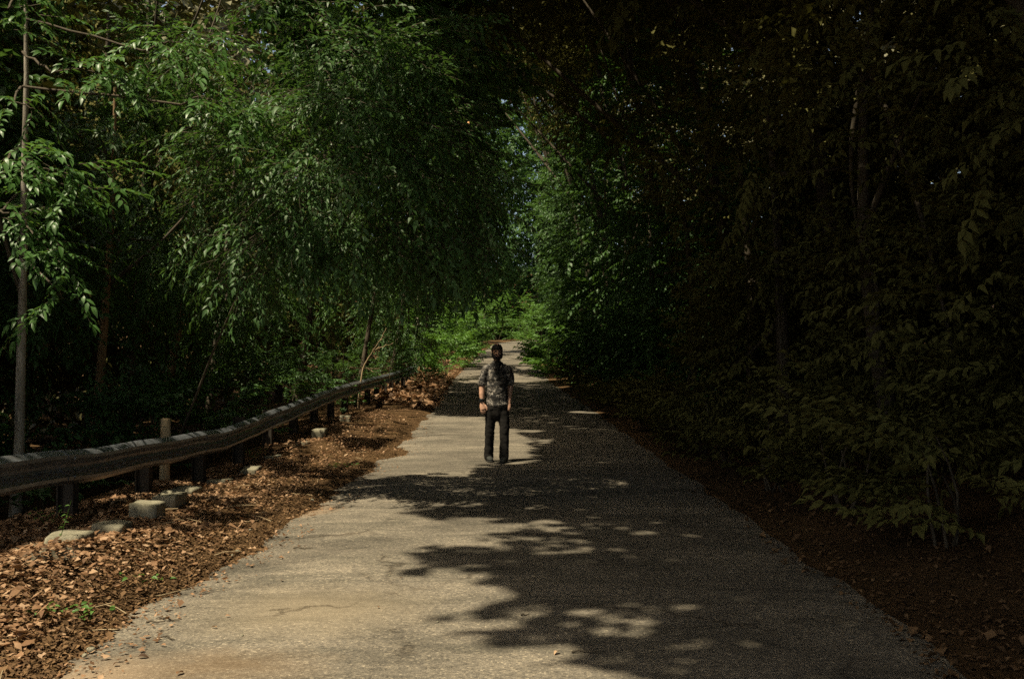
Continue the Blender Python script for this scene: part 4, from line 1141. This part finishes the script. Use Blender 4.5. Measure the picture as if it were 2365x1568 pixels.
# hair, eyes, mouth
def cap_hair():
    bm = bmesh.new(); bmesh.ops.create_uvsphere(bm, u_segments=28, v_segments=20, radius=1)
    for v in bm.verts:
        c = v.co
        k = 1 + .06 * mnoise.noise(c * 3.5) + .07 * mnoise.noise(c * 9)
        v.co = Vector((c.x * .086 * k, c.y * .108 * k + .010, c.z * .100 * k + 1.648))
    # keep hair above a line that leaves the face free
    kill = [v for v in bm.verts if (v.co.z < 1.640 and v.co.y < -.045) or (v.co.z < 1.545) ]
    bmesh.ops.delete(bm, geom=kill, context='VERTS')
    bmesh.ops.solidify(bm, geom=list(bm.faces), thickness=.012)
    me = bpy.data.meshes.new('hair'); bm.to_mesh(me); bm.free()
    me.polygons.foreach_set('use_smooth', np.ones(len(me.polygons), dtype=bool)); return me
wl('hair', cap_hair(), 'hair')
for s in (-1, 1):
    bm = bmesh.new(); bmesh.ops.create_uvsphere(bm, u_segments=12, v_segments=8, radius=.012); me = bpy.data.meshes.new('eye'); bm.to_mesh(me); bm.free()
    o = wl('eye', me, 'eye'); o.location = (s * .030, -.080, 1.632)
wl('mouth', solid([[((-.022, -.084, 1.560), (.005, .005)), ((0, -.091, 1.561), (.006, .006)), ((.022, -.084, 1.560), (.005, .005))]], .003, 2, 'mouth'), 'lip')
# dark mass added round the jaw so the shaded face reads dark
wl('beard', solid([[((-.068, -.01, 1.60), .020), ((-.062, -.035, 1.565), .024), ((-.042, -.060, 1.535), .028), ((0, -.072, 1.525), .032), ((.042, -.060, 1.535), .028), ((.062, -.035, 1.565), .024), ((.068, -.01, 1.60), .020)],
                   [((-.03, -.082, 1.578), .010), ((0, -.092, 1.580), .010), ((.03, -.082, 1.578), .010)], [((0, -.07, 1.53), .03), ((0, -.075, 1.49), .022)]], .005, 3, 'beard', wr0), 'hair')
wr = lambda s: (lambda co: s * (mnoise.noise(Vector((co.x * 9, co.y * 9, co.z * 14))) * .6 + mnoise.noise(Vector((co.x * 22, co.y * 22, co.z * 30))) * .3))
# loose short-sleeved shirt
shirt = [
    [((.012, .0, .83), (.172, .125)), ((.006, 0, .90), (.168, .125)), ((0, 0, 1.05), (.158, .118)), ((0, 0, 1.22), (.158, .122)), ((0, .005, 1.34), (.158, .11)), ((0, .012, 1.41), (.125, .095)), ((0, .014, 1.455), (.075, .075))],
    [((-.11, .01, 1.395), (.06, .07)), ((-.165, .01, 1.36), .066), ((-.200, .01, 1.26), .064), ((-.228, .0, 1.155), .068)],
    [((.11, .01, 1.395), (.06, .07)), ((.165, .015, 1.35), .066), ((.198, .03, 1.25), .062), ((.208, .045, 1.16), .062)],
]
wl('shirt', solid(shirt, 0.009, 3, 'shirt', wr(.020)), 'shirt')
# dark V-shaped piece in the open collar
wl('undershirt', solid([[((0, -.055, 1.44), (.050, .045)), ((0, -.085, 1.38), (.042, .05)), ((0, -.098, 1.30), (.014, .04))]], .007, 2, 'undershirt'), 'tee')
for s in (-1, 1):
    wl('collar', solid([[((s * .072, .02, 1.465), (.012, .012)), ((s * .075, -.035, 1.45), (.016, .014)), ((s * .055, -.09, 1.41), (.02, .012)), ((s * .04, -.125, 1.36), (.012, .008))]], .006, 2, 'collar'), 'shirt')
jeans = [
    [((0, 0, .68), (.135, .11)), ((0, 0, .78), (.16, .12)), ((0, 0, .93), (.145, .11))],
    [((-.080, 0, .80), (.092, .11)), ((-.098, .02, .62), (.082, .094)), ((-.108, .015, .46), (.072, .082)), ((-.114, .045, .25), (.069, .078)), ((-.118, .06, .10), (.072, .085)), ((-.118, .06, .05), (.070, .085))],
    [((.080, 0, .80), (.092, .11)), ((.098, -.03, .62), (.082, .094)), ((.104, -.07, .46), (.072, .082)), ((.100, -.085, .25), (.069, .078)), ((.092, -.12, .10), (.073, .085)), ((.090, -.13, .05), (.070, .085))],
]
wl('jeans', solid(jeans, 0.009, 3, 'jeans', wr(.014)), 'jeans')
for s, x, y, a in ((-1, -.118, .05, .10), (1, .090, -.13, -.28)):
    ca, sa = math.cos(a), math.sin(a)
    def q(px_, py_, pz): return (x + px_ * ca - py_ * sa, y + px_ * sa + py_ * ca, pz)
    sh = wl('shoe', solid([[(q(0, .08, .055), (.040, .045)), (q(0, -.02, .055), (.046, .045)), (q(0, -.11, .040), (.048, .030)), (q(0, -.165, .034), (.038, .024))], [(q(0, .04, .05), .045), (q(0, .03, .12), .045)]], .007, 3, 'shoe'), 'shoe')
    so_ = solid([[(q(0, .105, .012), (.036, .012)), (q(0, -.05, .012), (.050, .012)), (q(0, -.14, .012), (.050, .012)), (q(0, -.185, .012), (.030, .012))]], .005, 2, 'sole')
    o = bpy.data.objects.new('sole', so_); C.objects.link(o); so_.materials.append(M['sole']); o.parent = sh
wa = wl('wrist_watch', solid([[((-.231, -.034, .918), (.040, .036)), ((-.228, -.036, .895), (.039, .035))]], .005, 1, 'wrist_watch'), 'watch')
bm = bmesh.new(); bmesh.ops.create_cone(bm, cap_ends=True, segments=16, radius1=.019, radius2=.017, depth=.012)
me = bpy.data.meshes.new('watch_face'); bm.to_mesh(me); bm.free(); o = bpy.data.objects.new('watch_face', me); C.objects.link(o); me.materials.append(M['watch']); o.parent = wa
o.location = (-.250, -.068, .906); o.rotation_euler = (math.radians(90), 0, math.radians(-30))
